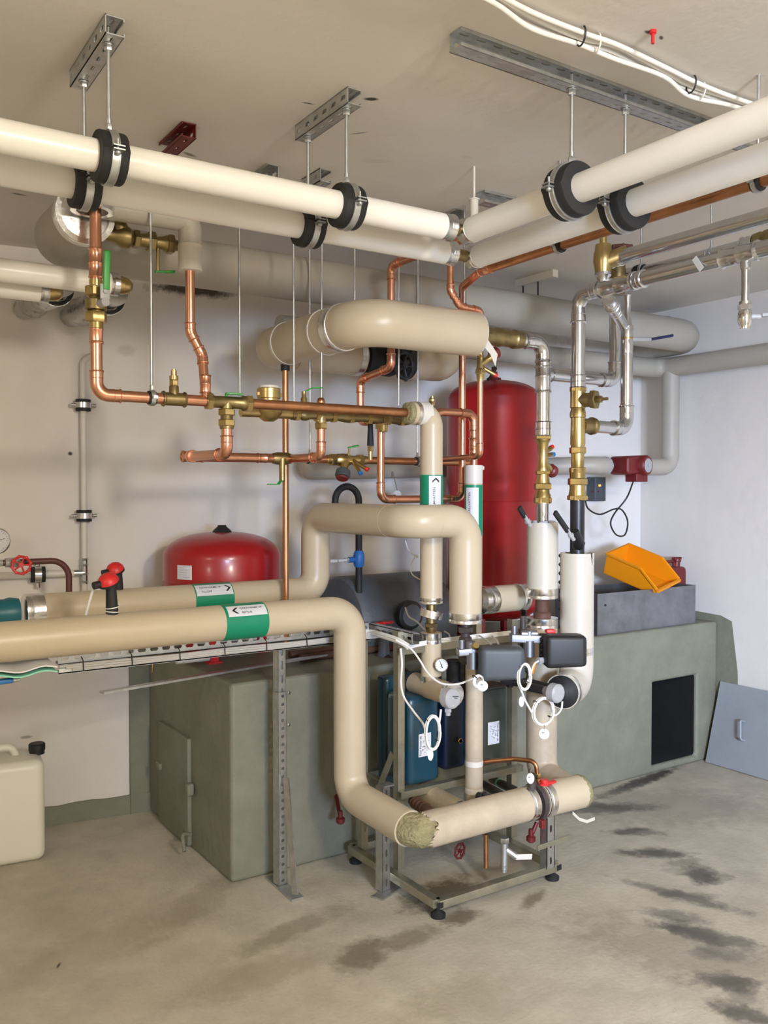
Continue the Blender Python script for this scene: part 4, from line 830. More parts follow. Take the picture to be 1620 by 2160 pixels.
q = P(979, 665, y=YR); rod((q.x, YR, H), (q.x, YR, ZL+.08), 'thin rod holding the right end of the thick beige loop', .0035)
b = B(); b.box((q.x, YR, ZL+.085), (.03, .03, .008)); 
# ================================================================ right hand risers R1, R2
R1x, R1y = 2.50, 2.626; R2x, R2y = 2.607, 2.54; RG = .0265
def zr1(v, u=1150): return P(u, v, y=R1y).z
def zr2(v, u=1220): return P(u, v, y=R2y).z
# galvanised from brass coupling
xb1 = P(1093, 712, y=YR).x
root = thing('brass_coupling', 'long brass coupling between the thick beige loop and the galvanised bend', 'fitting', (xe, YR, ZL))
Lb = xb1-xe; b = B(); b.lathe((xe-.01, YR, ZL), (1, 0, 0), [(0, .026), (.02, .030), (.03, .036), (Lb*.35, .034), (Lb*.45, .031), (Lb*.55, .036), (Lb*.62, .036), (Lb*.66, .032), (Lb*.9, .032), (Lb*.93, .037), (Lb+.02, .034)], 32); b.hexa((xe+Lb*.2, YR, ZL), (1, 0, 0), .041, .03); b.lathe((xs2, YR, ZL), (0, 0, 1), [(0, .018), (.045, .018), (.05, .014)], 18); part('coupling_body', b, M_brassd, root)
root = thing('galvanised_pipe', 'galvanised bend coming from the brass coupling and dropping to the left brass column', 'pipe', (R1x, R1y, 1.8))
zg1 = zr1(918); pts = [(xb1-.02, YR, ZL), (R1x, R1y, ZL), (R1x, R1y, zg1)]
part('tube', B().tube(pts, RG, 32, bend=.06, n=12), M_galv, root); elbows(root, pts, RG, .06, M_galv, sleeve=1.5)
coupling(root, (R1x, R1y, zr1(795)), (0, 0, 1), RG, .13, M_galv, name='tee')
coupling(root, (R1x, R1y, zr1(905)), (0, 0, 1), RG, .06, M_galv)
# cross branch behind R2 then up
yX = 2.70; zx = P(1230, 798, y=yX).z; xx = P(1297, 720, y=yX).x
root = thing('galvanised_pipe', 'galvanised branch passing behind the right column and turning up', 'pipe', (R1x, R1y, zx))
pts = [(R1x+.02, R1y+.02, zx), (R1x+.07, yX, zx), (xx, yX, zx), (xx, yX, P(1297, 640, y=yX).z)]
part('tube', B().tube(pts, RG*.92, 30, bend=.05, n=10), M_galv, root); elbows(root, pts, RG*.92, .05, M_galv, skip=(1,), sleeve=1.4)
foil = coupling(root, (R1x+.085, yX-.0, zx), (1, 0, 0), RG*.92, .05, M_galv)
# R2: long galvanised bend into run P3
ZP3 = P(1300, 622, x=R2x).z; zp3 = 2.275
root = thing('galvanised_pipe', 'lowest galvanised ceiling pipe bending down into the right brass column', 'pipe', (R2x, R2y, 2.0))
zg2 = zr2(818); pts = [(R2x, R2y, zg2), (R2x, R2y, zp3), (R2x, -.6, zp3)]
part('tube', B().tube(pts, RG, 32, bend=.07, n=12), M_galv, root); elbows(root, pts, RG, .07, M_galv, sleeve=1.6)
coupling(root, (R2x, R2y, zr2(805)), (0, 0, 1), RG, .05, M_galv)
for (u, L) in ((1303, .16), (1560, .14), (1350, .04)): q = P(u, 610, x=R2x); coupling(root, (R2x, q.y, zp3), (0, 1, 0), RG, L, M_galv, name='tee' if L > .1 else 'coupling')
# brass valve above tee and P1, P2
q = P(1272, 600, x=R2x); yv1 = q.y
root = thing('ball_valve', 'upright brass angle valve above the galvanised tee near the ceiling', 'valve', (R2x, yv1, zp3))
b = B(); zt_ = P(1272, 505, y=yv1).z; b.lathe((R2x, yv1, zp3+.055), (0, 0, 1), [(0, .030), (.03, .034), (.05, .038), (.08, .036), (zt_-zp3-.10, .033), (zt_-zp3-.075, .03), (zt_-zp3-.07, .014), (zt_-zp3-.045, .014), (zt_-zp3-.04, .019), (zt_-zp3-.03, .019)], 24); b.tube([(R2x, yv1, zp3+.10), (R2x+.06, yv1-.07, zp3+.13)], .032, 20); part('valve_body', b, M_brass, root)
b = B(); b.lathe((R2x, yv1, zp3+.02), (0, 0, 1), [(0, .022), (.02, .024), (.03, .032), (.04, .032)], 24); part('nipple', b, M_galv, root)
xP1 = R2x+.04; a = P(1292, 547, x=xP1); c = P(1620, 463, x=xP1); d = (c-a); d.z = d.z*.5; zP1 = a.z
root = thing('galvanised_pipe', 'topmost galvanised ceiling pipe starting at the upright brass angle valve', 'pipe', (xP1, a.y, zP1)); part('tube', B().tube([(xP1, a.y+.03, zP1), (xP1, -.6, zP1)], RG*1.0, 30), M_galv, root)
coupling(root, (xP1, a.y-.02, zP1), (0, 1, 0), RG, .05, M_galv)
xP2 = 2.86; a = P(1335, 583, x=xP2); zP2 = P(1450, 550, x=xP2).z
root = thing('galvanised_pipe', 'middle galvanised ceiling pipe with black clamp and brass fitting at its near end', 'pipe', (xP2, a.y, zP2)); q = P(1580, 517, x=xP2); part('tube', B().tube([(xP2, a.y+.05, zP2), (xP2, q.y, zP2)], RG*.93, 30), M_galv, root)
coupling(root, (xP2, a.y+.02, zP2), (0, 1, 0), RG, .08, M_galv); coupling(root, (xP2, q.y, zP2), (0, 1, 0), RG, .05, M_galv)
b = B(); b.lathe((xP2, q.y-.03, zP2), (0, -1, 0), [(0, .034), (.02, .036), (.03, .031), (.04, .037), (.06, .037), (.07, .03), (.14, .03)], 24); part('brass_end', b, M_brassd, root)
root = thing('brass_tee', 'dull brass fitting between the upright valve and the middle ceiling pipe', 'fitting', (R2x+.16, yv1-.02, zP2))
b = B(); q = P(1303, 590, x=R2x+.16); b.lathe((q.x, q.y, q.z-.06), (0, 0, 1), [(0, .028), (.03, .034), (.09, .032), (.13, .028)], 24); b.tube([(q.x, q.y, q.z), (xP2, a.y+.05, zP2)], .028, 20); part('body', b, M_brassd, root)
root = thing('handwheel_valve', 'dark handwheel just above the galvanised pipes at the ceiling', 'valve', P(1308, 524, x=2.75)); handwheel(root, P(1308, 524, x=2.75), (0, 0, 1), .045, M_oxide)
b = B(); q = P(1308, 524, x=2.75); b.tube([q, q-V((0, 0, .07))], .009, 12); part('stem', b, M_brassd, root)
root = thing('pipe_clamp', 'small black clamp on the middle galvanised ceiling pipe', 'clamp', P(1352, 575, x=xP2)); q = P(1352, 575, x=xP2); b = B(); b.lathe((xP2, q.y-.012, zP2), (0, 1, 0), [(0, .034), (.024, .034)], 24); part('rubber_lining', b, M_rub, root)
b = B(); b.shell((xP2, q.y-.02, zP2), (0, 1, 0), .037, .03, .01); part('steel_band', b, M_zinc, root); rod((xP2, q.y, H), (xP2, q.y, zP2+.034), 'thin rod to the black clamp on the middle galvanised pipe')
q = P(1507, 430, x=xP2); q0 = P(1500, 540, x=xP2); rod((xP2, q0.y, H), (xP2, q0.y, zP2+.02), 'thin rod hooked over the middle galvanised pipe at the right')
root = thing('rod_hook', 'torn white tape and hook on the galvanised pipes at the right', 'hook', q0); b = B(); b.tube([(xP2-.0, q0.y, zP2+.03), (xP2-.04, q0.y, zP2-.0), (xP2-.03, q0.y, zP2-.05)], .003, 8); part('hook_wire', b, M_zinc, root); q = P(1480, 562, x=R2x-.03); b = B(); b.beam(q+V((0, 0, -.01)), q+V((0, .03, .035)), .02, .003, (1, 0, 0)); part('tape', b, M_pipew, root)
# hanging chrome drain valve at right edge
q = P(1572, 600, x=R2x); yD = q.y
def zd(v): return P(1572, v, y=yD).z
root = thing('drain_valve', 'chrome drain valve hanging from the lowest galvanised pipe at the right edge', 'valve', (R2x, yD, zp3))
b = B(); b.lathe((R2x, yD, zp3-.02), (0, 0, -1), [(0, .016), (.03, .017), (.035, .0125), (zp3-.02-zd(635), .0125), (zp3-.018-zd(635), .019), (zp3-.02-zd(645), .019)], 20); part('drop_tube', b, M_galv, root)
b = B(); b.hexa((R2x, yD, zd(648)), (0, 0, 1), .023, .018); b.lathe((R2x, yD, zd(655)), (0, 0, -1), [(0, .019), (.01, .022), (.04, .022), (.05, .017), (.06, .017)], 20); b.hexa((R2x, yD, zd(682)), (0, 0, 1), .020, .014); part('valve_body', b, M_chrome, root)
b = B(); b.tube([(R2x, yD, zd(668)), (R2x+.04, yD-.03, zd(668))], .009, 12); b.beam((R2x+.04, yD-.03, zd(666)), (R2x+.09, yD-.05, zd(662)), .022, .010, bev=.002); part('lever', b, M_lg, root)
# slanted strainer pipe and right loop
yQ = 2.58; xQ = P(1322, 800, y=yQ).x; zQ0 = P(1322, 905, y=yQ).z; zQ1 = P(1322, 690, y=yQ).z
root = thing('galvanised_pipe', 'rightmost galvanised riser bending left into the brass tee', 'pipe', (xQ, yQ, zQ0))
pts = [(R2x+.04, R2y, zQ0), (xQ, yQ, zQ0), (xQ, yQ, zQ1)]
part('tube', B().tube(pts, RG*.95, 30, bend=.06, n=12), M_galv, root); elbows(root, pts, RG*.95, .06, M_galv, sleeve=1.5)
b = B(); b.lathe((R2x+.02, R2y, zQ0), (1, 0, 0), [(0, .03), (.05, .030), (.055, .036), (.07, .034), (.075, .027)], 24); b.hexa((R2x+.085, R2y+.005, zQ0), (1, 0, 0), .034, .022); part('union_nut', b, M_brassd, root)
root = thing('galvanised_pipe', 'slanted galvanised branch from the lowest ceiling pipe to the blue-handled valve', 'pipe', (R2x, 2.4, 2.2))
qa = P(1283, 632, x=R2x+.01); qb = V((xQ-.005, yQ, P(1316, 695, y=yQ).z)); pts = [qa, qb, (xQ, yQ, zQ1-.03)]
part('tube', B().tube(pts, RG*.85, 26, bend=.03), M_galv, root); d = (qb-qa).normalized(); coupling(root, qa+d*.05, d, RG*.85, .05, M_galv); coupling(root, qa+d*.14, d, RG*.7, .03, M_galv)
root = thing('ball_valve', 'chrome ball valve with dark blue lever on the rightmost galvanised riser', 'valve', (xQ, yQ, zQ1))
qz = [P(1323, v, y=yQ-.03).z for v in (628, 660, 692, 706, 722, 745)]
b = B(); xq_, yq_ = P(1323, 690, y=yQ-.03).x, yQ-.03; b.lathe((xq_, yq_, qz[5]), (0, 0, 1), [(0, .024), (.02, .026), (qz[3]-qz[5], .022), (qz[2]-qz[5], .026), (qz[2]-qz[5]+.02, .018), (qz[1]-qz[5], .013), (qz[0]-qz[5], .0135), (qz[0]-qz[5]+.01, .017)], 20); b.hexa((xq_, yq_, qz[2]), (0, 0, 1), .027, .018); b.hexa((xq_, yq_, qz[4]), (0, 0, 1), .026, .018); part('valve_body', b, M_galv, root)
b = B(); b.lathe((xq_, yq_, (qz[3]+qz[4])/2), (0, 0, 1), [(-.004, .024), (.004, .024)], 20); part('brass_ring', b, M_brass, root)
q1 = P(1345, 716, y=yq_-.02); q2 = P(1372, 716, y=yq_-.04); q3 = P(1418, 708, y=yq_-.06)
b = B(); b.tube([(xq_, yq_, q1.z), q1, q2], .010, 12); part('stem', b, M_lg, root); b = B(); b.beam(q2, q3, .022, .012, bev=.005); part('lever_grip', b, M_navyp, root)
b = B(); b.tube([(xq_, yq_, qz[0]), (xq_-.0, yq_, zp3-.02)], .0125, 16); part('upper_tube', b, M_galv, root)
# brass columns
def column(root, x, y, prof, m, nuts):
    b = B(); z0 = prof[-1][0]; pr = [(z-z0, r) for z, r in prof][::-1]; b.lathe((x, y, z0), (0, 0, 1), pr, 28); part('valve_body', b, m, root)
    for z, r, h in nuts: bb = B(); bb.hexa((x, y, z), (0, 0, 1), r, h); part('nut', bb, M_brass, root)
root = thing('brass_valve_column', 'left brass valve column with red knob below the galvanised pipe', 'valve', (R1x, R1y, zr1(1060)))
z = zr1; k = 1/1880*3.57
column(root, R1x, R1y, [(z(918), .024), (z(930), .030), (z(936), .022), (z(965), .019), (z(985), .021), (z(992), .026), (z(1000), .022), (z(1020), .030), (z(1022), .026), (z(1040), .028), (z(1044), .033), (z(1062), .034)], M_brass, [(z(922), .033, .02), (z(1026), .036, .025), (z(1055), .038, .022), (z(997), .030, .014)])
b = B(); b.tube([(R1x, R1y, z(975)), (R1x+.06, R1y+.02, z(975)-.03)], .016, 16); b.tube([(R1x, R1y, z(955)), (R1x+.045, R1y, z(945))], .010, 12); b.tube([(R1x, R1y, z(962)), (R1x+.05, R1y, z(958))], .009, 12); part('side_ports', b, M_brass, root)
b = B(); b.lathe((R1x+.055, R1y+.02, z(975)-.028), (1, .3, -.3), [(0, .02), (.005, .026), (.03, .026), (.036, .02)], 20); part('knob', b, M_dred, root)
b = B(); b.lathe((R1x+.042, R1y, z(944)), (1, 0, .4), [(0, .009), (.014, .009)], 12); part('red_cap', b, M_redp, root); b = B(); b.lathe((R1x+.048, R1y, z(958)), (1, -.2, 0), [(0, .009), (.014, .009)], 12); part('blue_cap', b, M_bluep, root)
root = thing('brass_valve_column', 'right brass valve column with side plug below the galvanised pipe', 'valve', (R2x, R2y, zr2(1055)))
z = zr2
column(root, R2x, R2y, [(z(820), .030), (z(860), .031), (z(862), .027), (z(872), .032), (z(880), .032), (z(882), .028), (z(936), .030), (z(944), .026), (z(985), .026), (z(990), .031), (z(1010), .031), (z(1013), .034), (z(1030), .031), (z(1046), .036), (z(1055), .038)], M_brass, [(z(822), .034, .016), (z(950), .034, .026), (z(992), .034, .022), (z(1016), .040, .028), (z(1050), .042, .02)])
b = B(); q = V((R2x, R2y, z(845))); dd = V((.35, -.94, 0)); b.lathe(q, dd, [(0, .028), (.062, .028)], 20); b.hexa(q+dd*.068, dd, .039, .024); b.hexa(q+dd*.09, dd, .015, .02); b.tube([q+dd*.08, q+dd*.125], .006, 10); part('side_plug', b, M_brassd, root)
# black pipe with Y valve, grey pipe
root = thing('steel_pipe', 'short grey steel pipe entering the left cream insulation sleeve', 'pipe', (R1x, R1y, zr1(1100))); root_grey = root; part('tube', B().tube([(R1x, R1y, zr1(1062)), (R1x, R1y, zr1(1110))], .0255, 28), M_galv, root)
root = thing('steel_pipe', 'black steel pipe entering the notched cream insulation sleeve', 'pipe', (R2x, R2y, zr2(1170))); part('tube', B().tube([(R2x, R2y, zr2(1055)), (R2x, R2y, zr2(1185))], .0285, 30), M_blkpipe, root)
b = B(); b.tube([(R2x, R2y, zr2(1155)), (R2x-.015, R2y-.03, zr2(1145)), (R2x-.055, R2y-.045, zr2(1118))], [.024, .020, .012], 20); part('valve_branch', b, M_blkpipe, root)
for (u1, v1, u2, v2, yy, root) in ((1203, 1128, 1170, 1080, R2y-.06, root), (1112, 1098, 1095, 1070, R1y-.03, root_grey)):
    a = P(u1, v1, y=yy); c = P(u2, v2, y=yy-.01); d = (c-a).normalized(); b = B(); b.beam(a+d*.02, c, .022, .014, (0, -1, .3), bev=.005); part('grip', b, M_blk, root)
    b = B(); b.tube([a-d*.03, a+d*.03], .008, 12); b.hexa(a-d*.005, d, .012, .014); part('stem', b, M_lg, root)
# cream sleeves
RJ = .0625
zA, zB = zr1(1102), zr1(1258, 1145)
root = thing('insulation_sleeve', 'cream insulation sleeve under the left brass column', 'pipe insulation', (R1x, R1y, zB))
b = B(); b.shell((R1x, R1y, zB), (0, 0, 1), RJ, RJ*.45, zA-zB, 44); part('jacket', b, M_beige2, root); foil_collar(root, (R1x, R1y, zB+.015), (0, 0, 1), RJ, .042)
b = B(); random.seed(5)
for i in range(14): a = random.uniform(2.6, 5.2); q = V((R1x+RJ*.8*math.cos(a), R1y+RJ*.8*math.sin(a), zA)); b.box(q, (.015, .012, random.uniform(.006, .02)), Matrix.Rotation(a, 3, 'Z'), bev=.002)
part('torn_wool', b, M_lg, root)
zC, zD = zr1(1302, 1145), .36
root = thing('insulated_riser', 'wide beige riser on the right side behind the black actuator', 'pipe', (R1x, R1y, zD))
zend = P(1238, 1690, x=2.5)
part('jacket', B().tube([(R1x, R1y, zC), (R1x, R1y, .355), (2.445, 2.425, .350)], .0615, 44, bend=.07, n=12), M_dusty, root)
foil_collar(root, (R1x, R1y, zC-.02), (0, 0, 1), .0615, .04)
b = B(); b.tube([(R1x, R1y, zC-.01), (R1x, R1y, zB)], .027, 24); b.lathe((R1x, R1y, zC), (0, 0, 1), [(0, .035), (.02, .035), (.025, .03)], 24); single('steel_pipe', b, M_rust, 'short rusty pipe between the foil collars under the cream sleeve', 'pipe')
zE, zG = zr2(1166), zr2(1440, 1218)
root = thing('insulation_sleeve', 'tall cream insulation sleeve with a notch in its top edge', 'pipe insulation', (R2x, R2y, zG))
RS = .0665; RE = P(1186, 1440, y=2.455); RD = (V((RE.x, RE.y, 0))-V((R2x, R2y, 0))).normalized()
# notched sleeve: shell with cut at one angle
b = B(); n = 56; na = None; vs = []; fs = []; nd = math.atan2(-.83, .365)
def ringz(a, top):
    da = abs((a-nd+math.pi) % (2*math.pi)-math.pi); return zE-.048*max(0, min(1, (0.24-da)/.06+.0)) if top else zE-.06
for r_ in (RS, RS*.90):
    for lvl in (1, 0):
        for k in range(n): a = 2*math.pi*k/n; vs.append((R2x+r_*math.cos(a), R2y+r_*math.sin(a), ringz(a, lvl)))
for k in range(n):
    k2 = (k+1) % n; fs += [[k, k2, n+k2, n+k], [2*n+k, 3*n+k, 3*n+k2, 2*n+k2], [k, 2*n+k, 2*n+k2, k2]]
b.add(vs, fs); b.tube([(R2x, R2y, zE-.06), (R2x, R2y, zG), (RE.x, RE.y, zG)], RS, 44, cap=True, bend=.075, n=12); part('jacket', b, M_beige2, root)
b = B(); b.lathe((R2x, R2y, zE-.062), (0, 0, 1), [(0, RS*.9), (.002, RS*.9)], 32); part('core', b, M_wool, root)
foil_collar(root, (R2x, R2y, zr2(1370)), (0, 0, 1), RS, .03)
foil_collar(root, V((RE.x, RE.y, zG))-RD*.02, RD, RS, .035)
# ================================================================ long beige district-heating pipes
RB = .0605; xF = 1.72; YFp = 2.83
zf0 = P(738, 1290, y=YFp).z; zlow = .355; yB = 2.405
root = thing('insulated_pipe', 'nearest beige pipe loop running from the left edge down to the skid floor', 'pipe', (xF, YFp, zlow))
xc = P(1118, 1715, y=yB).x
part('jacket', B().tube([(-.7, YFp, zf0), (xF, YFp, zf0), (xF, YFp, zlow+.01), (xF, yB+.040, zlow)], RB, 48, bend=.085, n=14), M_beige, root)
# mitred corner with exposed wool
b = B(); b.tube([(xF, yB+.06, zlow), (xF+.004, yB+.02, zlow), (xF+.02, yB+.004, zlow), (xF+.06, yB, zlow)], [RB*.93, RB*.93, RB*.93, RB*.93], 28); part('mineral_wool', b, M_wool, root)
root = thing('insulated_pipe', 'dusty beige bottom pipe in front of the skid with torn end', 'pipe', (xF+.1, yB, zlow))
b = B(); n = 48; vs = []; fs = []; random.seed(3)
xs0 = xF+.040
x_, y_, z_ = basis((1, 0, 0))
for r_ in (RB, RB*.9):
    for t in (0, 1):
        for k in range(n):
            a = 2*math.pi*k/n; xx_ = xc if t else xs0+random.uniform(-.012, .012)+.012*math.sin(3*a); vs.append(V((xx_, yB, zlow))+(x_*math.cos(a)+y_*math.sin(a))*r_)
for k in range(n):
    k2 = (k+1) % n; fs += [[k, k2, n+k2, n+k], [2*n+k, 3*n+k, 3*n+k2, 2*n+k2], [k, 2*n+k, 2*n+k2, k2], [n+k, n+k2, 3*n+k2, 3*n+k]]
b.add(vs, fs); part('jacket', b, M_dusty, root)
foil_collar(root, (xc-.015, yB, zlow), (1, 0, 0), RB, .035)
b = B(); b.lathe((xs0+.02, yB, zlow), (1, 0, 0), [(0, RB*.88), (.01, RB*.9)], 32); part('wool_core', b, M_wool, root)
# torn tape around the miter
b = B(); b.torus((xF+.002, yB+.042, zlow), (0, 1, 0), RB*1.0, .0015, 30, 6); part('torn_tape', b, M_dusty, root)
# flanged valve
xv_ = P(1150, 1695, y=yB).x
root = thing('flange_valve', 'dark flanged shut-off valve on the bottom pipe with red lever', 'valve', (xv_, yB, zlow))
b = B(); b.lathe((xc-.005, yB, zlow), (1, 0, 0), [(0, .03), (.018, .03), (.02, .066), (.038, .068), (.04, .045), (.06, .045), (.062, .030), (.10, .03)], 32); b.lathe((xc+.01, yB, zlow+.02), (-.1, -.1, 1), [(0, .018), (.06, .016), (.065, .011), (.09, .011)], 16); part('valve_body', b, M_dkpipe, root)
q = P(1148, 1652, y=yB-.01); b = B(); b.beam(q+V((-.03, 0, -.003)), q+V((.045, -.01, .003)), .022, .008, bev=.003); b.lathe(q, (0, 0, 1), [(-.01, .016), (.014, .014)], 16); part('lever', b, M_redp, root)
b = B(); b.box(P(1144, 1738, y=yB-.06), (.02, .02, .03), bev=.004); part('red_tag', b, M_dred, root)
root = thing('insulated_pipe', 'short beige pipe end with foil collar right of the dark flange', 'pipe', (2.36, yB, zlow)); xcl = xc+.066; foil_collar(root, (xcl, 2.404, .354), (1, -.02, -.02), .063, .035)
part('insulation_sleeve', B().tube([(xcl-.02, yB, zlow), (2.482, 2.402, .351)], .062, 40), M_beige, root)
xo = 2.482; b = B(); random.seed(8); b.lathe((xo-.004, 2.402, .351), (1, -.02, 0), [(0, .0625), (.012, .0635), (.020, .060), (.028, .05), (.034, 0)], 18); part('wool_end', b, M_wool, root)
b = B(); q = P(1208, 1718, y=2.35); b.tube(spline([q, q+V((.03, -.01, -.03)), q+V((.06, -.02, -.025)), q+V((.085, -.03, -.035))]), .003, 6)
pp = [q, q+V((.025, -.01, -.026)), q+V((.055, -.02, -.038)), q+V((.085, -.03, -.030))]; b = B(); vs = [p_+V((0, 0, h)) for p_ in pp for h in (0, .012)]; b.add(vs+[v_+V((0, .0015, 0)) for v_ in vs], [[0, 2, 3, 1], [2, 4, 5, 3], [4, 6, 7, 5], [8, 9, 11, 10], [10, 11, 13, 12], [12, 13, 15, 14]]); part('loose_tape', b, M_beige2, root)
# tillopp pipe
xG, yG, yG2 = 1.853, 3.33, 2.614; zt_ = 1.386; zt0 = P(665, 1247, y=yG).z; xG2 = P(982, 1200, y=yG2).x; zgb = P(982, 1312, y=yG2).z
root = thing('insulated_pipe', 'rear beige pipe loop that arches over to the front of the skid', 'pipe', (xG, yG, zt0))
xle = P(52, 1300, y=yG).x
part('jacket', B().tube([(xle, yG, zt0), (xG, yG, zt0), (xG, yG, zt_), (xG, yG2, zt_), (xG2, yG2, zt_), (xG2, yG2, zgb)], .061, 48, bend=.08, n=14), M_beige, root)
foil_collar(root, (xle+.03, yG, zt0), (1, 0, 0), .061, .065); foil_collar(root, (xG2, yG2, zgb+.018), (0, 0, 1), .061, .04)
for (c_, d_) in (((xG, P(825, 1098, x=xG).y, zt_), (0, 1, 0)), ((P(915, 1098, y=yG2).x, yG2, zt_), (1, 0, 0)), ((xG2, yG2, P(982, 1140, y=yG2).z), (0, 0, 1))):
    b = B(); b.shell(c_, d_, .0616, .055, .0012, 44); part('jacket_seam', b, M_beige, root)
# markers
q = P(508, 1318, y=YFp); W_ = .075
xa_ = P(464, 1318, y=YFp).x; xb_2 = P(552, 1318, y=YFp).x; Lm = xb_2-xa_
marker('green band reading RETUR on the nearest beige pipe', (xa_, YFp, zf0), (1, 0, 0), RB, 0, Lm, 0, (.06*Lm, Lm*.97, -.060, -.016), chevron((.235*Lm, -.038), .012, .012, .009, -1), [('FJÄRRVÄRME VP', .0105, .35*Lm, -.042, .53*Lm), ('RETUR', .0105, .38*Lm, -.025, .24*Lm)])
xa_ = P(402, 1272, y=yG).x; xb_2 = P(482, 1272, y=yG).x; Lm = xb_2-xa_
marker('green band reading TILLOPP on the rear beige pipe', (xa_, yG, zt0), (1, 0, 0), .061, 0, Lm, 0, (.004, Lm-.004, -.064, -.012), chevron((.86*Lm, -.040), .012, .014, .009, 1), [('FJÄRRVÄRME VP', .0110, .13*Lm, -.043, .56*Lm), ('TILLOPP', .0110, .15*Lm, -.024, .28*Lm)])
# thing left of rear pipe
q = P(10, 1315, y=yG); b = B(); b.lathe((xle-.02, yG, zt0), (-1, 0, 0), [(0, .05), (.03, .055), (.05, .05), (.3, .05)], 24); single('gate_valve', b, M_teal, 'teal valve body at the left edge behind the nearest beige pipe', 'valve')
# temperature sensors with red caps
for (u, v, vb, yy, l) in ((243, 1203, 1262, yG, 'red-capped sensor head on the rear beige pipe'), (229, 1228, 1292, YFp+.0, 'red-capped sensor head tied to the nearest beige pipe')):
    a = P(u+8, vb, y=yy); q = P(u, v, y=yy); root = thing('temperature_sensor', l, 'sensor', a)
    b = B(); b.tube([a-V((0, 0, .02)), V((a.x-.004, yy, q.z-.01))], [.020, .016], 18); part('pocket', b, M_rub, root)
    d = V((-.35, -.3, .9)); b = B(); b.lathe(q-d.normalized()*.012, d, [(0, .020), (.006, .034), (.014, .034)], 24); b.tube([q, q+V((-.05, -.01, -.008))], .012, 14); part('head_base', b, M_blk, root)
    b = B(); b.lathe(q, d, [(0, .034), (.01, .032), (.022, .024), (.03, .010), (.031, 0)], 24); part('cap', b, M_redp, root)
cpts = [P(206, 1222, y=YFp+.02), P(196, 1245, y=YFp+.04), P(187, 1275, y=YFp+.05), P(180, 1305, y=YFp+.06), P(178, 1330, y=YFp+.08)]
single('sensor_cable', B().tube(spline(cpts), .0045, 8), M_cable, 'white cable curving from the front red-capped sensor', 'cable')
q = P(245, 1285, y=YFp-.01); b = B(); b.torus((P(237, 1290, y=YFp).x, YFp, P(237, 1290, y=YFp).z), (.1, 0, 1), .021, .0018, 20, 6); b.torus((P(237, 1282, y=YFp).x, YFp, P(237, 1281, y=YFp).z), (-.15, 0, 1), .021, .0018, 20, 6)
single('cable_tie', b, M_cable, 'pale ties around the front sensor pocket', 'cable tie')
# ================================================================ supports
yT = 2.95; zT_ = P(640, 1338, y=yT).z-.010
root = thing('cable_tray', 'slotted galvanised strut carrying cables under the nearest beige pipe', 'cable tray', (1.2, yT, zT_))
xt0_ = P(122, 1395, y=yT).x; b = B(); b.channel((xt0_, yT, zT_+.012), (1.88, yT, zT_+.012), .042, .03, (0, 1, 0), pitch=.042, slot=.03, sw=.014); part('slotted_rail', b, M_zinc, root)
b = B(); b.box(((xt0_+1.88)/2, yT-.012, zT_-.028), (1.88-xt0_, .006, .018)); b.box(((xt0_+1.88)/2, yT+.01, zT_-.034), (1.88-xt0_, .05, .004)); part('lower_flange', b, M_zinc, root)
for i, dz in enumerate((-.012, -.019, -.026)):
    b = B(); b.tube(spline([V((xt0_+.02*i+(1.90-xt0_)*t/12, yT-.012-.006, zT_+dz+.0015*math.sin(t*1.3+i))) for t in range(13)], 4), .0042, 8)
    single('tray_cable', b, M_dcable, ['topmost cable tied along the slotted strut', 'middle cable tied along the slotted strut', 'lowest cable tied along the slotted strut'][i], 'cable', 'cables along the slotted strut')
for i, u in enumerate((173, 276, 377, 472, 560, 645)):
    q = P(u, 1360, y=yT-.022); b = B(); b.tube([(q.x, yT-.012, zT_+.012), (q.x+.002, yT-.026, zT_+.002), (q.x+.004, yT-.026, zT_-.03), (q.x+.004, yT-.01, zT_-.036)], .0018, 6)
    single('cable_tie', b, M_blk, ['first black tie from the left on the strut cables', 'second black tie from the left on the strut cables', 'third black tie from the left on the strut cables', 'fourth black tie from the left, below the green RETUR band', 'fifth black tie from the left, just left of the slotted post', 'last black tie before the nearest riser on the strut cables'][i], 'cable tie', 'black ties on the strut cables')
# strut turning to the skid
q1 = V((1.90, 2.98, zT_+.0)); q2 = V((1.90, 2.68, zT_+.0)); b = B(); b.channel(q1, q2, .042, .03, (1, 0, 0), pitch=.042, slot=.03, sw=.014); single('strut_channel', b, M_zinc, 'short slotted strut from the nearest riser to the skid upright', 'bracket')
for i in range(5):
    dz = -.004*i; dx = -.010-.004*(i % 2)
    single('tray_cable', B().tube(spline([V((1.76, 2.955, zT_+dz)), V((1.885+dx, 2.95, zT_+dz)), V((1.885+dx, 2.85+.01*i, zT_+dz+.003)), V((1.885+dx, 2.74, zT_+dz-.002)), V((1.90+dx, 2.69, zT_-.02+dz))], 5), .0042, 8), M_cable, 'white cable in the bundle draped to the skid upright', 'cable', 'cable bundle at the skid upright')
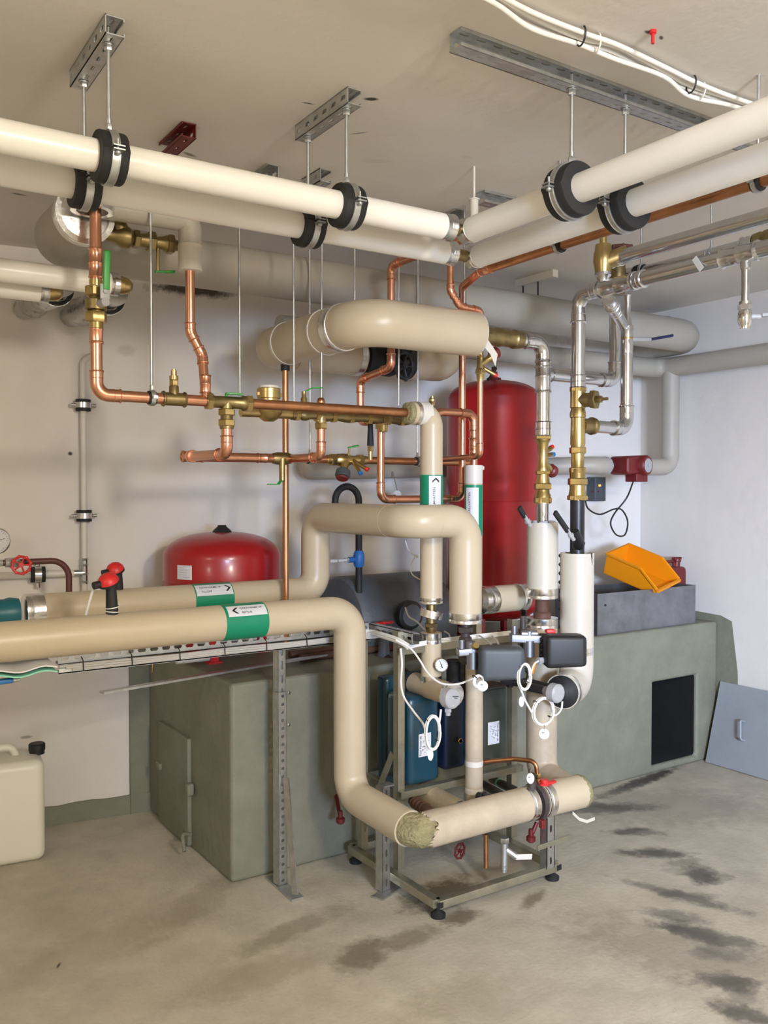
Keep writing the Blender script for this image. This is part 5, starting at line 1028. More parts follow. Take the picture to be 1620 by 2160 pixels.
# slotted post with raking foot
xp = P(595, 1500, y=3.0).x; root = thing('support_post', 'slotted steel post with slanted foot brace under the strut, before the plinth', 'support', (xp, 2.99, 0))
b = B(); b.channel((xp, 3.0, .66), (xp, 3.0, zT_-.03), .034, .034, (-.12, .99, 0), pitch=.05, slot=.035, sw=.010); part('upper_strut', b, M_zinc, root)
b = B(); b.channel((xp-.002, 2.992, .01), (xp-.002, 2.992, .74), .038, .036, (-.12, .99, 0), pitch=.030, slot=.012, sw=.012); part('lower_strut', b, M_zinc, root)
f1 = P(572, 1848, z=.005); f2 = P(628, 1897, z=.005); b = B(); b.beam(V((xp, 2.99, .004))+V((f1.x-xp, f1.y-2.99, 0))*1.0, f2, .05, .008, (0, 0, 1)); part('foot_plate', b, M_zinc, root)
b = B(); b.beam((xp+.003, 2.975, .42), f2+V((0, .02, .01)), .026, .006, (1, .4, 0)); part('brace', b, M_zinc, root)
for zz in (.62, .74): b = B(); b.hexa((xp+.012, 2.97, zz), (.55, -.83, 0), .008, .008); part('bolt', b, M_zinc, root)
# loose bar on the plinth
a = P(215, 1461, y=3.13); c = P(715, 1376, y=3.36); a.z = PT+.035; c.z = PT+.012; a = P(215, 1461, z=.80); c = P(715, 1376, z=.785); b = B(); b.beam(a, c, .03, .008, (0, 0, 1)); single('steel_bar', b, M_zinc, 'long thin grey steel bar lying across the plinth edge', 'bar')
# white pipe and fittings below the small tank
q1 = P(372, 1392, y=3.5); q2 = P(440, 1385, y=3.5); b = B(); b.tube([q1, q2], .018, 16); single('pipe_piece', b, M_pipew, 'short white pipe lying under the short red tank', 'pipe')
q1 = P(322, 1392, y=3.5); b = B(); b.tube([q1, q1+V((.07, 0, 0))], .012, 12); b.hexa(q1+V((.03, 0, 0)), (1, 0, 0), .02, .02); b.hexa(q1+V((.08, 0, 0)), (1, 0, 0), .018, .02); b.tube([q1+V((.0, 0, 0)), q1+V((0, 0, -.05))], .006, 8); single('pipe_fitting', b, M_brassd, 'dull fitting at the end of the short white pipe on the plinth', 'fitting')
for dz, yy, l in ((0, 3.35, 'lower rusty pipe lying on the plinth behind the slotted post'), (.03, 3.45, 'upper rusty pipe lying on the plinth behind the slotted post')):
    q1 = P(600, 1372, z=PT+.03); b = B(); b.tube([(q1.x, yy, PT+.018), (2.3, yy+.02, PT+.018)], .016, 14); single('rusty_pipe', b, M_rust, l, 'pipe')
# ================================================================ skid with heat exchangers
sx0, sx1, sy0, sy1 = 1.86, 2.43, 2.47, 3.05; uy = 2.745; ux0 = P(846, 1500, y=uy).x; ux1 = P(1085, 1500, y=uy).x
zt_s = P(843, 1332, y=uy).z; zsh = P(850, 1665, y=uy).z
root = thing('skid_frame', 'yellowish zinc steel skid frame standing on black feet under the pipes', 'frame', ((sx0+sx1)/2, (sy0+sy1)/2, 0))
def ang(a, c, w=.03, up=(0, 0, 1)):   # angle profile
    a = V(a); c = V(c); x, y, z = basis(c-a, up); b = B(); b.beam(a, c, w, .003, up); b.beam(a+x*(w/2)-y*(w/2), c+x*(w/2)-y*(w/2), .003, w, up); return b
for a, c, n in (((sx0, sy0, .052), (sx1, sy0, .052), 'base_rail'), ((sx0, sy0, .052), (sx0, sy1, .052), 'base_rail'), ((sx1, sy0, .052), (sx1, sy1, .052), 'base_rail'), ((sx0, sy1, .052), (sx1, sy1, .052), 'base_rail')):
    b = B(); b.beam(a, c, .034, .03, (0, 0, 1), bev=.002); part(n, b, M_zy, root)
for (x, y) in ((ux0, uy), (ux1, uy)):
    b = B(); b.box((x, y, (zt_s+.066)/2), (.030, .003, zt_s-.066)); b.box((x-.0135, y+.015, (zt_s+.066)/2), (.003, .03, zt_s-.066)); part('upright', b, M_zy, root)
zc_ = P(845, 1372, y=uy).z
for z_, w_, n in ((zc_, .028, 'top_bar'), (zsh, .03, 'shelf_bar')):
    for yy in ((uy-.016,) if n == 'top_bar' else (uy-.016, 3.0)):
        b = B(); b.beam((ux0-.02, yy, z_), (ux1+.02, yy, z_), w_ if n != 'top_bar' else .004, .003 if n != 'top_bar' else w_, (0, 0, 1)); b.beam((ux0-.02, yy-.014, z_-.012), (ux1+.02, yy-.014, z_-.012), .003, .024, (0, 0, 1)) if n != 'top_bar' else b.beam((ux0-.02, yy+.012, z_+.012), (ux1+.02, yy+.012, z_+.012), .026, .003, (0, 0, 1)); part(n, b, M_zy, root)
for x in (ux0, ux1): b = B(); b.beam((x, uy, zsh), (x, 3.02, zsh), .026, .003, (0, 0, 1)); part('shelf_side', b, M_zy, root)
b = B(); b.beam((ux0-.01, 3.0, .07), (ux0-.01, 3.0, zt_s-.05), .03, .03, (0, 1, 0)); part('upright', b, M_zy, root); b = B(); b.beam((ux1+.01, 3.0, .07), (ux1+.01, 3.0, zt_s-.05), .03, .03, (0, 1, 0)); part('upright', b, M_zy, root)
b = B(); b.beam((ux0-.012, 3.02, .10), (ux0-.012, uy+.04, .50), .028, .004, (1, 0, 0)); part('brace', b, M_zy, root)
for (x, y) in ((sx0+.01, sy0+.01), (sx1-.01, sy0+.01), (sx0+.01, sy1-.02), (sx1-.01, sy1-.02)):
    b = B(); b.lathe((x, y, 0), (0, 0, 1), [(0, .026), (.012, .027), (.020, .016), (.026, .009), (.045, .009)], 20); part('foot', b, M_rub, root)
for x in (sx0, sx1): b = B(); b.box((x, sy0-.0165, .052), (.024, .003, .020)); part('tube_end', b, M_blk, root)
# heat exchangers
def hx(label, u0, u1, v0, v1, m, y, dep, rot=0, lab=None, face=None):
    a = P(u0, v1, y=y); c = P(u1, v1, y=y); zt = P((u0+u1)/2, v0, y=y).z; w_ = c.x-a.x; cx = (a.x+c.x)/2; z0 = zsh+.004; h_ = zt-z0
    root = thing('heat_exchanger', label, 'heat exchanger', (cx, y+dep/2, z0)); b = B(); b.box((cx, y+dep/2, z0+h_/2), (w_, dep, h_), bev=.028); part('shell', b, m, root)
    return root, cx, w_, z0, h_
h1, cx, w_, z0, h_ = hx('blue-green heat exchanger on the left of the skid', 862, 928, 1468, 1655, M_blue, 2.74, .16)
def sticker(root, p, w_, h_, m=M_paper):
    b = B(); b.box(p, (w_, .0015, h_)); pl_ = part('paper_label', b, m, root)
    b = B(); random.seed(int(p[0]*1000))
    for i in range(26): b.box((p[0]+random.gauss(0, w_*.15), p[1]-.0012, p[2]+random.gauss(0, h_*.17)), (.005, .0008, .003))
    part('label_print', b, M_lg, pl_); return pl_
q = P(896, 1571, y=2.737); h1s = sticker(h1, q, .058, .088)
def flat_text(root, txt, size, p, ang, m=M_ink):
    vs, fs = glyphs(txt, size, True); c, s_ = math.cos(ang), math.sin(ang); b = B(); b.add([V(p)+V((v.x*c-v.y*s_, 0, v.x*s_+v.y*c)) for v in vs], fs); part('lettering', b, m, root, smooth=False)
flat_text(h1s, 'Tom Power ab', .0125, q+V((-.017, -.0022, -.040)), math.pi/2)
q = P(845, 1500, y=2.93); root = thing('heat_exchanger', 'dark blue back panel behind the skid upright at the left', 'heat exchanger', (q.x, 2.93, zsh)); b = B(); xa_, xb_ = P(814, 1500, y=2.93).x, P(930, 1500, y=2.93).x; zz = P(850, 1425, y=2.93).z; b.box(((xa_+xb_)/2, 2.97, (zz+.30)/2), (xb_-xa_, .07, zz-.30), bev=.02); part('shell', b, M_blue, root)
xa_, xb_ = P(938, 1500, y=2.82).x, P(984, 1500, y=2.82).x; root = thing('heat_exchanger', 'dark navy heat exchanger behind the thin taped riser', 'heat exchanger', (xa_, 2.85, zsh)); b = B(); zz = P(950, 1452, y=2.82).z; b.box(((xa_+xb_)/2, 2.90, (zz+zsh)/2), (xb_-xa_, .16, zz-zsh-.008), bev=.02); part('shell', b, M_navy, root)
b = B(); q = P(972, 1563, y=2.80); b.lathe(q+V((0, .03, 0)), (0, -1, 0), [(0, .008), (.03, .008)], 12); b.hexa(q+V((0, .005, 0)), (0, 1, 0), .012, .01); part('brass_plug', b, M_brass, root)
xa_, xb_ = P(1008, 1500, y=2.78).x, P(1070, 1500, y=2.78).x; root = thing('heat_exchanger', 'green-grey heat exchanger with white label at the right of the skid', 'heat exchanger', (xa_, 2.85, zsh)); zz = P(1040, 1452, y=2.78).z; b = B(); b.box(((xa_+xb_)/2, 2.87, (zz+zsh)/2), (xb_-xa_, .18, zz-zsh-.008), bev=.012); b.box(((xa_+xb_)/2, 2.86, zz+.0), (xb_-xa_+.02, .16, .006)); part('shell', b, M_hx, root)
q = P(1041, 1546, y=2.776); h2s = sticker(root, q, .060, .092); flat_text(h2s, 'Tom Power ab', .0125, q+V((.018, -.0022, .040)), -math.pi/2)
# lower part of the green riser VA
vaX, vaY = xA, YC
def zva(v): return P(910, v, y=vaY).z
root = thing('foil_ring', 'loose tilted foil collar on the brass pipe below the narrow beige riser', 'pipe insulation', (vaX, vaY, zva(1300))); b = B(); b.shell((vaX-.004, vaY, zva(1302)), (.22, -.1, 1), RA*1.04, RA*.85, .028, 36); part('collar', b, M_foil, root)
root = thing('brass_nipple', 'brass nipple between the tilted foil collar and the thin beige stub', 'fitting', (vaX, vaY, zva(1330))); b = B(); b.lathe((vaX, vaY, zva(1334)), (0, 0, 1), [(0, .017), (.01, .021), (.03, .023), (.035, .019), (zva(1275)-zva(1334), .019)], 24); b.hexa((vaX, vaY, zva(1318)), (0, 0, 1), .026, .016); part('nipple_body', b, M_brassd, root)
root = thing('insulated_riser', 'short beige stub with dial thermometer above the light grey sensor', 'pipe', (vaX, vaY, zva(1440)))
part('jacket', B().tube([(vaX, vaY, zva(1334)), (vaX, vaY, zva(1442))], .0395, 32), M_beige, root); foil_collar(root, (vaX, vaY, zva(1345)), (0, 0, 1), .0395, .04); foil_collar(root, (vaX, vaY, zva(1432)), (0, 0, 1), .0395, .03)
xh = P(880, 1443, y=2.79).x; za_ = P(880, 1443, y=2.82).z; ya0, ya1 = 2.84, 2.57
root = thing('insulated_pipe', 'short horizontal beige stub ending at the round light grey sensor', 'pipe', (vaX-.01, 2.7, za_))
ax_ = P(888, 1446, y=2.80).x; part('jacket', B().tube([(ax_, 2.84, za_), (ax_, 2.60, za_)], .042, 36), M_dusty, root); foil_collar(root, (ax_, 2.605, za_), (0, 1, 0), .042, .035)
q = P(946, 1472, y=2.50); root = thing('sensor', 'round light grey sensor head with coiled cable below', 'sensor', q); d = V((.12, -1, .05)); b = B(); b.lathe(q, d, [(-.03, .012), (-.012, .030), (-.008, .0365), (.022, .0365), (.028, .031), (.029, .02)], 36); hd_ = part('head', b, M_lg, root)
b = B(); b.tube([q-d*.03, V((ax_, 2.60, za_))], .012, 14); part('neck', b, M_foil, root); b = B(); b.hexa(q+V((-.002, .0, -.044)), (0, 0, 1), .013, .014); b.tube([q+V((-.002, 0, -.03)), q+V((-.002, 0, -.062))], .009, 12); part('cable_gland', b, M_lg, root)
b = B(); qq = q+d.normalized()*.0295
x_, y_, z_ = basis(d); 
for t, L in ((.010, .030), (.004, .018)): b.beam(qq+V((-L/2+.008, 0, t)), qq+V((L/2+.004, 0, t-.004)), .0012, .002, (0, 0, 1))
part('printed_line', b, M_ink, hd_)
# thermometer dial
q = P(931, 1403, y=2.67); root = thing('thermometer', 'small round white dial thermometer on the short beige stub', 'thermometer', q); d = TOCAM(q); d.z -= .15; d.normalize(); x_, y_, z_ = basis(d)
b = B(); b.lathe(q, d, [(-.014, .012), (-.012, .026), (.0, .0265), (.002, .0245)], 36); part('case', b, M_chrome, root); b = B(); b.lathe(q, d, [(.0, .0225), (.0026, .0225)], 36); dl_ = part('dial', b, M_paper, root)
b = B(); up_ = y_ if y_.z > 0 else -y_; rt_ = up_.cross(d)
b.beam(q+d*.0035+up_*.017-rt_*.006, q+d*.0035-up_*.011+rt_*.004, .0018, .0008, d); b.beam(q+d*.0035+up_*.004-rt_*.001, q+d*.0035-up_*.011+rt_*.004, .0035, .0008, d)
for k in range(11): a = math.radians(-135+27*k); e_ = up_*math.cos(a)+rt_*math.sin(a); b.beam(q+d*.0032+e_*.019, q+d*.0032+e_*.0225, .0008, .0006, d)
part('needle', b, M_ink, dl_)
# TILLOPP lower fittings
def zg(v): return P(982, v, y=yG2).z
root = thing('steel_union', 'dark steel unions and bracket under the wide front beige drop', 'fitting', (xG2, yG2, zg(1370))); b = B(); b.lathe((xG2, yG2, zg(1400)), (0, 0, 1), [(0, .016), (zg(1375)-zg(1400), .016), (zg(1372)-zg(1400), .024), (zg(1345)-zg(1400), .024), (zg(1342)-zg(1400), .018), (zg(1310)-zg(1400), .018)], 22); b.hexa((xG2+.0, yG2, zg(1328)), (0, 0, 1), .030, .022); b.hexa((xG2, yG2, zg(1390)), (0, 0, 1), .028, .022); part('union_body', b, M_dkpipe, root)
# actuators
def actuator(label, u, v, yy, w_, h_, m, deg=-30):
    c = P(u, v, y=yy); R3 = Matrix.Rotation(math.radians(deg), 3, 'Z'); root = thing('valve_actuator', label, 'actuator', c); at = lambda x, y, z: c+R3 @ V((x, y, z))
    b = B(); b.box(c, (w_, .085, h_), None, bev=.020)
    for i, p in enumerate(b.v):
        q = p-c; f = 1-.10*max(0, (q.x/w_+.5))*(1 if q.z < 0 else .4); b.v[i] = c+R3 @ V((q.x, q.y, q.z*f))
    part('housing', b, m, root)
    b = B(); b.box(c+R3 @ V((-.006, .052, 0)), (w_*.97, .022, h_*.9), R3, bev=.006); part('back_cover', b, m, root); return root, c, R3, at
ra, ca, R3, at = actuator('charcoal grey square valve actuator at the centre of the skid', 1057, 1398, 2.42, .160, .122, M_grey)
b = B(); b.beam(at(-.15, .055, .030), at(.02, .065, .040), .045, .026, (0, 0, 1), bev=.004); b.lathe(at(-.10, .055, .03), (0, 0, 1), [(0, .02), (.035, .02), (.04, .014)], 18); b.tube([at(-.135, .055, .03), at(-.135, .055, .075)], .012, 12); b.tube([at(-.095, .05, .03), at(-.095, .05, -.03)], .022, 14); part('mounting_bracket', b, M_steel, ra)
b = B(); b.lathe(at(-.090, .03, .055), (-.2, -1, .6), [(0, .014), (.012, .012)], 16); part('brass_screw', b, M_brass, ra)
rb, cb_, R3, at = actuator('black square valve actuator at the right of the skid', 1190, 1372, 2.36, .152, .122, M_blk)
b = B()
for k in range(5): b.lathe(at(-.074, .03, -.04+.019*k), R3 @ V((-1, 0, 0)), [(-.004, .009), (.008, .006)], 12)
part('rib', b, M_blk, rb)
b = B(); b.beam(at(-.19, .055, .040), at(.0, .06, .030), .045, .030, (0, 0, 1), bev=.004); b.lathe(at(-.12, .055, .035), (0, 0, 1), [(0, .02), (.03, .02), (.034, .014)], 18); b.tube([at(-.175, .055, .04), at(-.175, .055, .085)], .012, 12); b.tube([at(-.12, .05, .03), at(-.12, .05, -.03)], .022, 14); b.tube([at(-.15, .05, .055), at(-.09, .05, .055)], .014, 14); part('mounting_bracket', b, M_steel, rb)
b = B(); b.box(at(-.04, .05, .064), (.035, .03, .014), R3, bev=.004); part('red_cap', b, M_redp, rb)
b = B(); q = P(1136, 1394, y=2.40); b.tube([q+V((.035, 0, 0)), q], .012, 14); b.hexa(q+V((.004, 0, 0)), (1, 0, 0), .014, .012); part('cable_gland', b, M_lg, rb)
b = B(); b.beam(P(1128, 1398, y=2.395), P(1121, 1421, y=2.395), .010, .010, bev=.002); part('yellow_tag', b, M_yel, rb)
# valve under black actuator and nut
root = thing('steel_union', 'steel nut and pipe beside the top of the wide right riser', 'fitting', P(1104, 1330, y=2.5)); q = P(1103, 1333, y=2.5); b = B(); b.hexa(q, (0, 0, 1), .018, .024); b.tube([q, q+V((0, 0, .06))], .011, 14); b.tube([q, q-V((0, 0, .06))], .012, 14); part('union_body', b, M_dkpipe, root)
# thin riser with white tape
yQ1 = 2.60; xq1 = P(1000, 1550, y=yQ1).x
def zq_(v): return P(1000, v, y=yQ1).z
root = thing('insulated_riser', 'thin dusty beige riser with white tape bands in front of the heat exchangers', 'pipe', (xq1, yQ1, zq_(1690)))
part('jacket', B().tube([(xq1, yQ1, zq_(1400)), (xq1, yQ1, zq_(1692))], .0335, 32), M_dusty, root)
for v in (1608, 1665): b = B(); b.shell((xq1, yQ1, zq_(v+6)), (0, 0, 1), .0342, .03, .020, 36); part('tape_band', b, M_pipew, root)
# black pipes
root = thing('dark_pipe', 'dark bent pipe between the light grey sensor and the thin taped riser', 'pipe', P(980, 1450, y=2.66)); pts = [P(979, 1395, y=2.66), P(979, 1468, y=2.66), P(948, 1470, y=2.66)]; b = B(); b.tube(pts, .019, 20, bend=.035); b.tube([P(979, 1420, y=2.66), P(979, 1436, y=2.66)], .022, 20); part('tube', b, M_blkpipe, root)
b = B(); b.tube([P(958, 1470, y=2.70), P(958, 1392, y=2.70)], .030, 20); part('rubber_sleeve', b, M_rub, root)
root = thing('dark_pipe', 'dark horizontal pipe running from the grey actuator to the round sensor on the right', 'pipe', P(1100, 1440, y=2.52)); b = B(); b.tube([P(1058, 1434, y=2.62), P(1120, 1442, y=2.52), P(1160, 1452, y=2.46)], .018, 18, bend=.03); part('tube', b, M_blkpipe, root)
b = B(); b.hexa(P(1075, 1438, y=2.60), (1, -.3, 0), .024, .02); b.torus(P(1106, 1425, y=2.5), (0, 1, 0), .022, .008, 20, 10); part('fitting', b, M_blkpipe, root)
root = thing('rubber_cone', 'black rubber cone closing the foil-collared end of the tall notched sleeve', 'pipe insulation', (RE.x, RE.y, zG)); q = V((RE.x, RE.y, zG)); b = B(); b.lathe(q-RD*.002, RD, [(0, RS*.98), (.006, RS*.9), (.03, .03), (.035, .022)], 32); part('cone', b, M_rub, root)
b = B(); b.tube([q+RD*.02, q+RD*.09+V((.0, -.01, .0))], .021, 18); part('dark_tube', b, M_blkpipe, root)
q = P(1168, 1461, y=2.34); root = thing('sensor', 'round light grey sensor head at the right with two hanging cable coils', 'sensor', q); d = V((.1, -1, .0)); b = B(); b.lathe(q, d, [(-.05, .014), (-.03, .018), (-.012, .030), (-.008, .0345), (.020, .0345), (.026, .029), (.027, .02)], 36); part('head', b, M_lg, root); b = B(); b.tube([q-d*.03, q-d*.12], .016, 14); part('neck', b, M_blkpipe, root)
# cables and coils
def coil(root, c, R, n, rz=.6, d=(0, -1, 0), r=.0038):
    x, y, z = basis(d); pts = []; c = V(c)
    for k in range(n*20+1):
        a = 2*math.pi*k/20; rr = 1+.06*math.sin(a*.37+k*.05); pts.append(c+x*math.cos(a)*R*rr*rz+y*math.sin(a)*R*rr+z*(k/20*.004))
    return part('coil', B().tube(pts, r, 8), M_cable, root)
for (u, v, R, rz, yy, l) in ((911, 1545, .058, .52, 2.50, 'white cable coil hanging on the blue-green heat exchanger'), (1104, 1427, .045, .62, 2.36, 'white cable coil under the black actuator'), (1144, 1500, .048, 1.0, 2.36, 'round white cable coil below the right sensor'), (1008, 1437, .020, 1.0, 2.40, 'small white cable coil below the grey actuator')):
    q = P(u, v, y=yy); root = thing('cable_coil', l, 'cable', q); coil(root, q, R, 3 if R > .03 else 2, rz)
    for a in (-.6, 2.3):
        b = B(); x_, y_, z_ = basis((0, -1, 0)); pos = q+x_*math.cos(a)*R*rz+y_*math.sin(a)*R; b.torus(pos, V((-math.sin(a), 0, math.cos(a))), .010, .0016, 14, 5); part('tie', b, M_blk, root)
def cable(l, pts, r=.0038, m=None): return single('cable', B().tube(spline(pts), r, 8), m or M_cable, l, 'cable')
yc = 2.60
cable('white cable falling down the skid upright to the lower coil', [P(845, 1368, y=2.70), P(848, 1400, y=2.69), P(846, 1440, y=2.69), P(852, 1470, y=2.68), P(872, 1500, y=2.62), P(893, 1528, y=2.56), P(898, 1552, y=2.51)])
cable('white cable sweeping from the skid upright to the grey actuator', [P(835, 1350, y=2.72), P(866, 1368, y=2.68), P(885, 1392, y=2.64), P(903, 1420, y=2.60), P(930, 1441, y=2.55), P(965, 1443, y=2.50), P(1000, 1430, y=2.45), P(1010, 1425, y=2.44)])
cable('short white cable from the left grey sensor to its coil', [P(930, 1497, y=2.50), P(928, 1515, y=2.49), P(925, 1530, y=2.495)])
cable('short white cable from the black actuator to its coil', [P(1136, 1394, y=2.40), P(1126, 1402, y=2.39), P(1118, 1425, y=2.37), P(1112, 1440, y=2.36)])
cable('white cable between the two right coils', [P(1097, 1450, y=2.36), P(1108, 1478, y=2.36), P(1122, 1503, y=2.36)])
cable('white cable from the right sensor to the round coil', [P(1186, 1480, y=2.38), P(1184, 1495, y=2.37), P(1176, 1506, y=2.365), P(1166, 1510, y=2.36)])
zbar = zc_+.022
for i, dz in enumerate((0, .006, -.006)):
    cable(['upper white cable along the skid top bar', 'topmost white cable along the skid top bar', 'lower white cable along the skid top bar'][i], [V((ux0+.01, uy-.015, zbar+dz-.01)), V((ux0+.1, uy-.022, zbar+dz)), V((ux0+.3, uy-.022, zbar+dz+.002)), V((ux1-.02, uy-.022, zbar+dz))], .0035)
cable('thin white cable looping from the wall down to the tilted foil collar', [P(855, 1282, y=3.2), P(862, 1300, y=3.1), P(880, 1312, y=3.0), P(898, 1330, y=2.85), P(925, 1345, y=2.72), P(945, 1352, y=2.75), P(948, 1340, y=2.8), P(938, 1332, y=2.85)])
cable('thin white cable dropping from the arching pipe to the narrow riser', [P(855, 1140, y=2.9), P(862, 1160, y=2.9), P(880, 1175, y=2.9), P(878, 1172, y=2.9), P(866, 1195, y=2.9), P(870, 1212, y=2.9), P(885, 1222, y=2.85)], .0025)
cable('white cable arcing from the top bar to the grey actuator', [P(1010, 1340, y=2.70), P(1025, 1350, y=2.62), P(1038, 1362, y=2.50)], .0035); cable('second white cable arcing from the top bar to the grey actuator', [P(1038, 1342, y=2.70), P(1048, 1352, y=2.60), P(1052, 1362, y=2.50)], .0035)
def tag(u, v, yy, l, rx=1, ry=1, print_=True):
    q = P(u, v, y=yy); root = thing('round_tag', l, 'tag', q); b = B(); M = Matrix.Identity(3); n = 28; d = TOCAM(q).normalized(); x_, y_, z_ = basis(d); vs = [q+x_*math.cos(2*math.pi*k/n)*.0185*rx+y_*math.sin(2*math.pi*k/n)*.0185*ry+d*t for t in (0, .0015) for k in range(n)]
    b.add(vs, [list(range(n)), list(range(2*n-1, n-1, -1))]+[[k, (k+1) % n, (k+1) % n+n, k+n] for k in range(n)]); part('disc', b, M_paper, root)
    b = B(); b.tube([q+V((0, 0, .017)), q+V((.002, 0, .032))], .0015, 6); part('wire', b, M_zinc, root)
    if print_:
        b = B()
        for (sx, sz, ww) in ((-.003, .004, .010), (.001, -.004, .012)):
            for k in range(3): b.box(q+d*.0025+x_*(sx+(k-1)*ww*.33)+V((0, 0, sz)), (.0022, .0006, .004))
        part('print', b, M_lg, root)
tag(1018, 1447, 2.38, 'round white tag hanging below the grey actuator'); tag(1148, 1548, 2.34, 'round white tag hanging under the round cable coil'); tag(1119, 1642, 2.36, 'round white tag beside the thin bent copper pipe', .75); tag(908, 1592, 2.49, 'narrow white tag below the coil on the blue-green heat exchanger', .55, 1.1, False); tag(1100, 1480, 2.35, 'narrow white tag hanging under the coil of the black actuator', .5, 1.0, False)
# thin copper from taped riser to flange
q1 = P(1018, 1607, y=2.60); q2 = P(1085, 1601, y=2.50); q3 = P(1131, 1606, y=2.41); q4 = P(1133, 1636, y=2.41)
root = thing('copper_pipe', 'thin bent copper pipe from the taped riser to the red lever valve', 'pipe', q1); part('tube', B().tube([q1, q2, q3, q4], .0085, 16, bend=.035), M_copd, root); b = B(); b.hexa(q4, (0, 0, 1), .014, .018); b.hexa(q4-V((0, 0, .018)), (0, 0, 1), .012, .012); part('brass_nut', b, M_brass, root)
# lower dark pipes
for (u1, v1, u2, v2, ya, yb_, r_, l) in ((1018, 1654, 1095, 1698, 2.85, 2.43, .017, 'upper dark pipe slanting to the flanged valve, left one'), (1038, 1644, 1120, 1684, 2.90, 2.44, .017, 'upper dark pipe slanting to the flanged valve, right one')):
    a = P(u1, v1, y=ya); c = P(u2, v2, y=yb_); root = thing('dark_pipe', l, 'pipe', a); part('tube', B().tube([a, c], r_, 18), M_dkpipe, root)
    if 'right' in l: dd = (c-a).normalized(); b = B(); b.shell(a+dd*.10, dd, r_*1.04, r_*.8, .022); part('green_tape', b, M_mint, root)
a = P(893, 1672, y=2.80); c = P(985, 1722, y=2.49); root = thing('insulated_pipe', 'short dusty beige pipe lying low behind the bottom pipe', 'pipe', a); part('jacket', B().tube([a, c], .044, 32), M_dusty, root); foil_collar(root, c-(c-a).normalized()*.02, c-a, .044, .04)
a = P(870, 1690, y=2.75); c = P(908, 1712, y=2.52); root = thing('dark_pipe', 'rusty ribbed pipe left of the short low beige pipe', 'pipe', a); dd = (c-a).normalized(); b = B(); b.tube([a, c, c+V((.02, -.03, -.03))], .017, 18, bend=.02)
for k in range(4): b.torus(a+dd*(.04+.045*k), dd, .018, .005, 18, 8)
part('tube', b, M_rust, root)
a = P(1010, 1680, y=2.52); c = P(1040, 1687, y=2.44); root = thing('dark_stub', 'short black capped stub beside the foot of the taped riser', 'pipe', a); b = B(); b.tube([a, c], .017, 18); b.hexa(a+(c-a)*.3, c-a, .022, .016); b.tube([a+(c-a)*.1, a+V((0, .02, -.07))], .012, 14); part('tube', b, M_blkpipe, root); b = B(); b.lathe(c, (c-a), [(0, .013), (.002, .013)], 16); part('cap', b, M_navyp, root)
# bits under bottom pipe
q = P(1025, 1775, y=2.5); root = thing('copper_pipe', 'short copper pipe end hanging below the bottom pipe', 'pipe', q); part('tube', B().tube([P(1025, 1760, y=2.52), P(1025, 1830, y=2.52)], .009, 14), M_copd, root)
root = thing('drain_valve', 'grey drain valve with white lever hanging below the bottom pipe', 'valve', P(1063, 1800, y=2.46)); yy = 2.46
b = B(); b.tube([P(1064, 1768, y=yy), P(1063, 1832, y=yy)], .014, 16); b.hexa(P(1064, 1772, y=yy), (0, 0, 1), .018, .02); b.tube([P(1065, 1790, y=yy), P(1090, 1808, y=yy-.03)], .013, 14); b.lathe(P(1063, 1822, y=yy), (0, 0, -1), [(0, .015), (.02, .013), (.022, .01), (.03, .01)], 14); part('valve_body', b, M_zinc, root)
b = B(); b.beam(P(1088, 1808, y=yy-.035), P(1122, 1807, y=yy-.05), .004, .020, (0, 0, 1), bev=.0015); part('lever', b, M_pipew, root)
for (u, v, l) in ((970, 1795, 'small red handwheel low under the bottom pipe'), (1120, 1765, 'small dark red plug hanging below the flanged valve'), (718, 1726, 'dark red valve part low behind the nearest riser')):
    yy = 2.75 if u < 1000 else 2.5; yy = 3.0 if u < 800 else yy; q = P(u, v, y=yy); root = thing('drain_cock', l, 'valve', q)
    if u == 970: handwheel(root, q, (.2, -1, 0), .028, M_dred)
    else: b = B(); b.lathe(q-V((0, 0, .02)), (0, 0, 1), [(0, .012), (.006, .018), (.02, .018), (.026, .01), (.05, .009)], 14); b.tube([q, q+(V((.03, .0, .05)) if u > 1000 else V((.06, .14, .05)))], .008, 10); part('plug', b, M_dred, root)
# small support stands
for (u, v, vt, l) in ((815, 1880, 1680, 'short slotted steel stand under the bend of the nearest beige pipe'), (1160, 1845, 1745, 'short steel stand under the flanged valve')):
    q = P(u, v, z=.004); zt2 = .30
    if u > 1000: q = V((P(1162, 1760, y=2.44).x, 2.44, .0)); zt2 = .31
    root = thing('support_stand', l, 'support', q); b = B(); b.channel((q.x, q.y, .008 if u < 1000 else .066), (q.x, q.y, zt2+(.10 if u < 1000 else 0)), .04, .036, (-.2, .98, 0) if u < 1000 else (0, 1, 0), pitch=.05, slot=.03, sw=.010); part('strut', b, M_zinc, root)
    if u < 1000: b = B(); b.beam((q.x-.06, q.y-.03, .004), (q.x+.09, q.y+.03, .004), .05, .006, (0, 0, 1)); part('foot_plate', b, M_zinc, root); b = B(); b.box((q.x, q.y, zt2+.105), (.045, .04, .005)); part('top_plate', b, M_zinc, root)
    else: b = B(); b.beam((q.x-.07, q.y-.0, .16), (q.x+.10, q.y-.0, .165), .004, .02, (0, 0, 1)); part('cross_bar', b, M_zy, root)
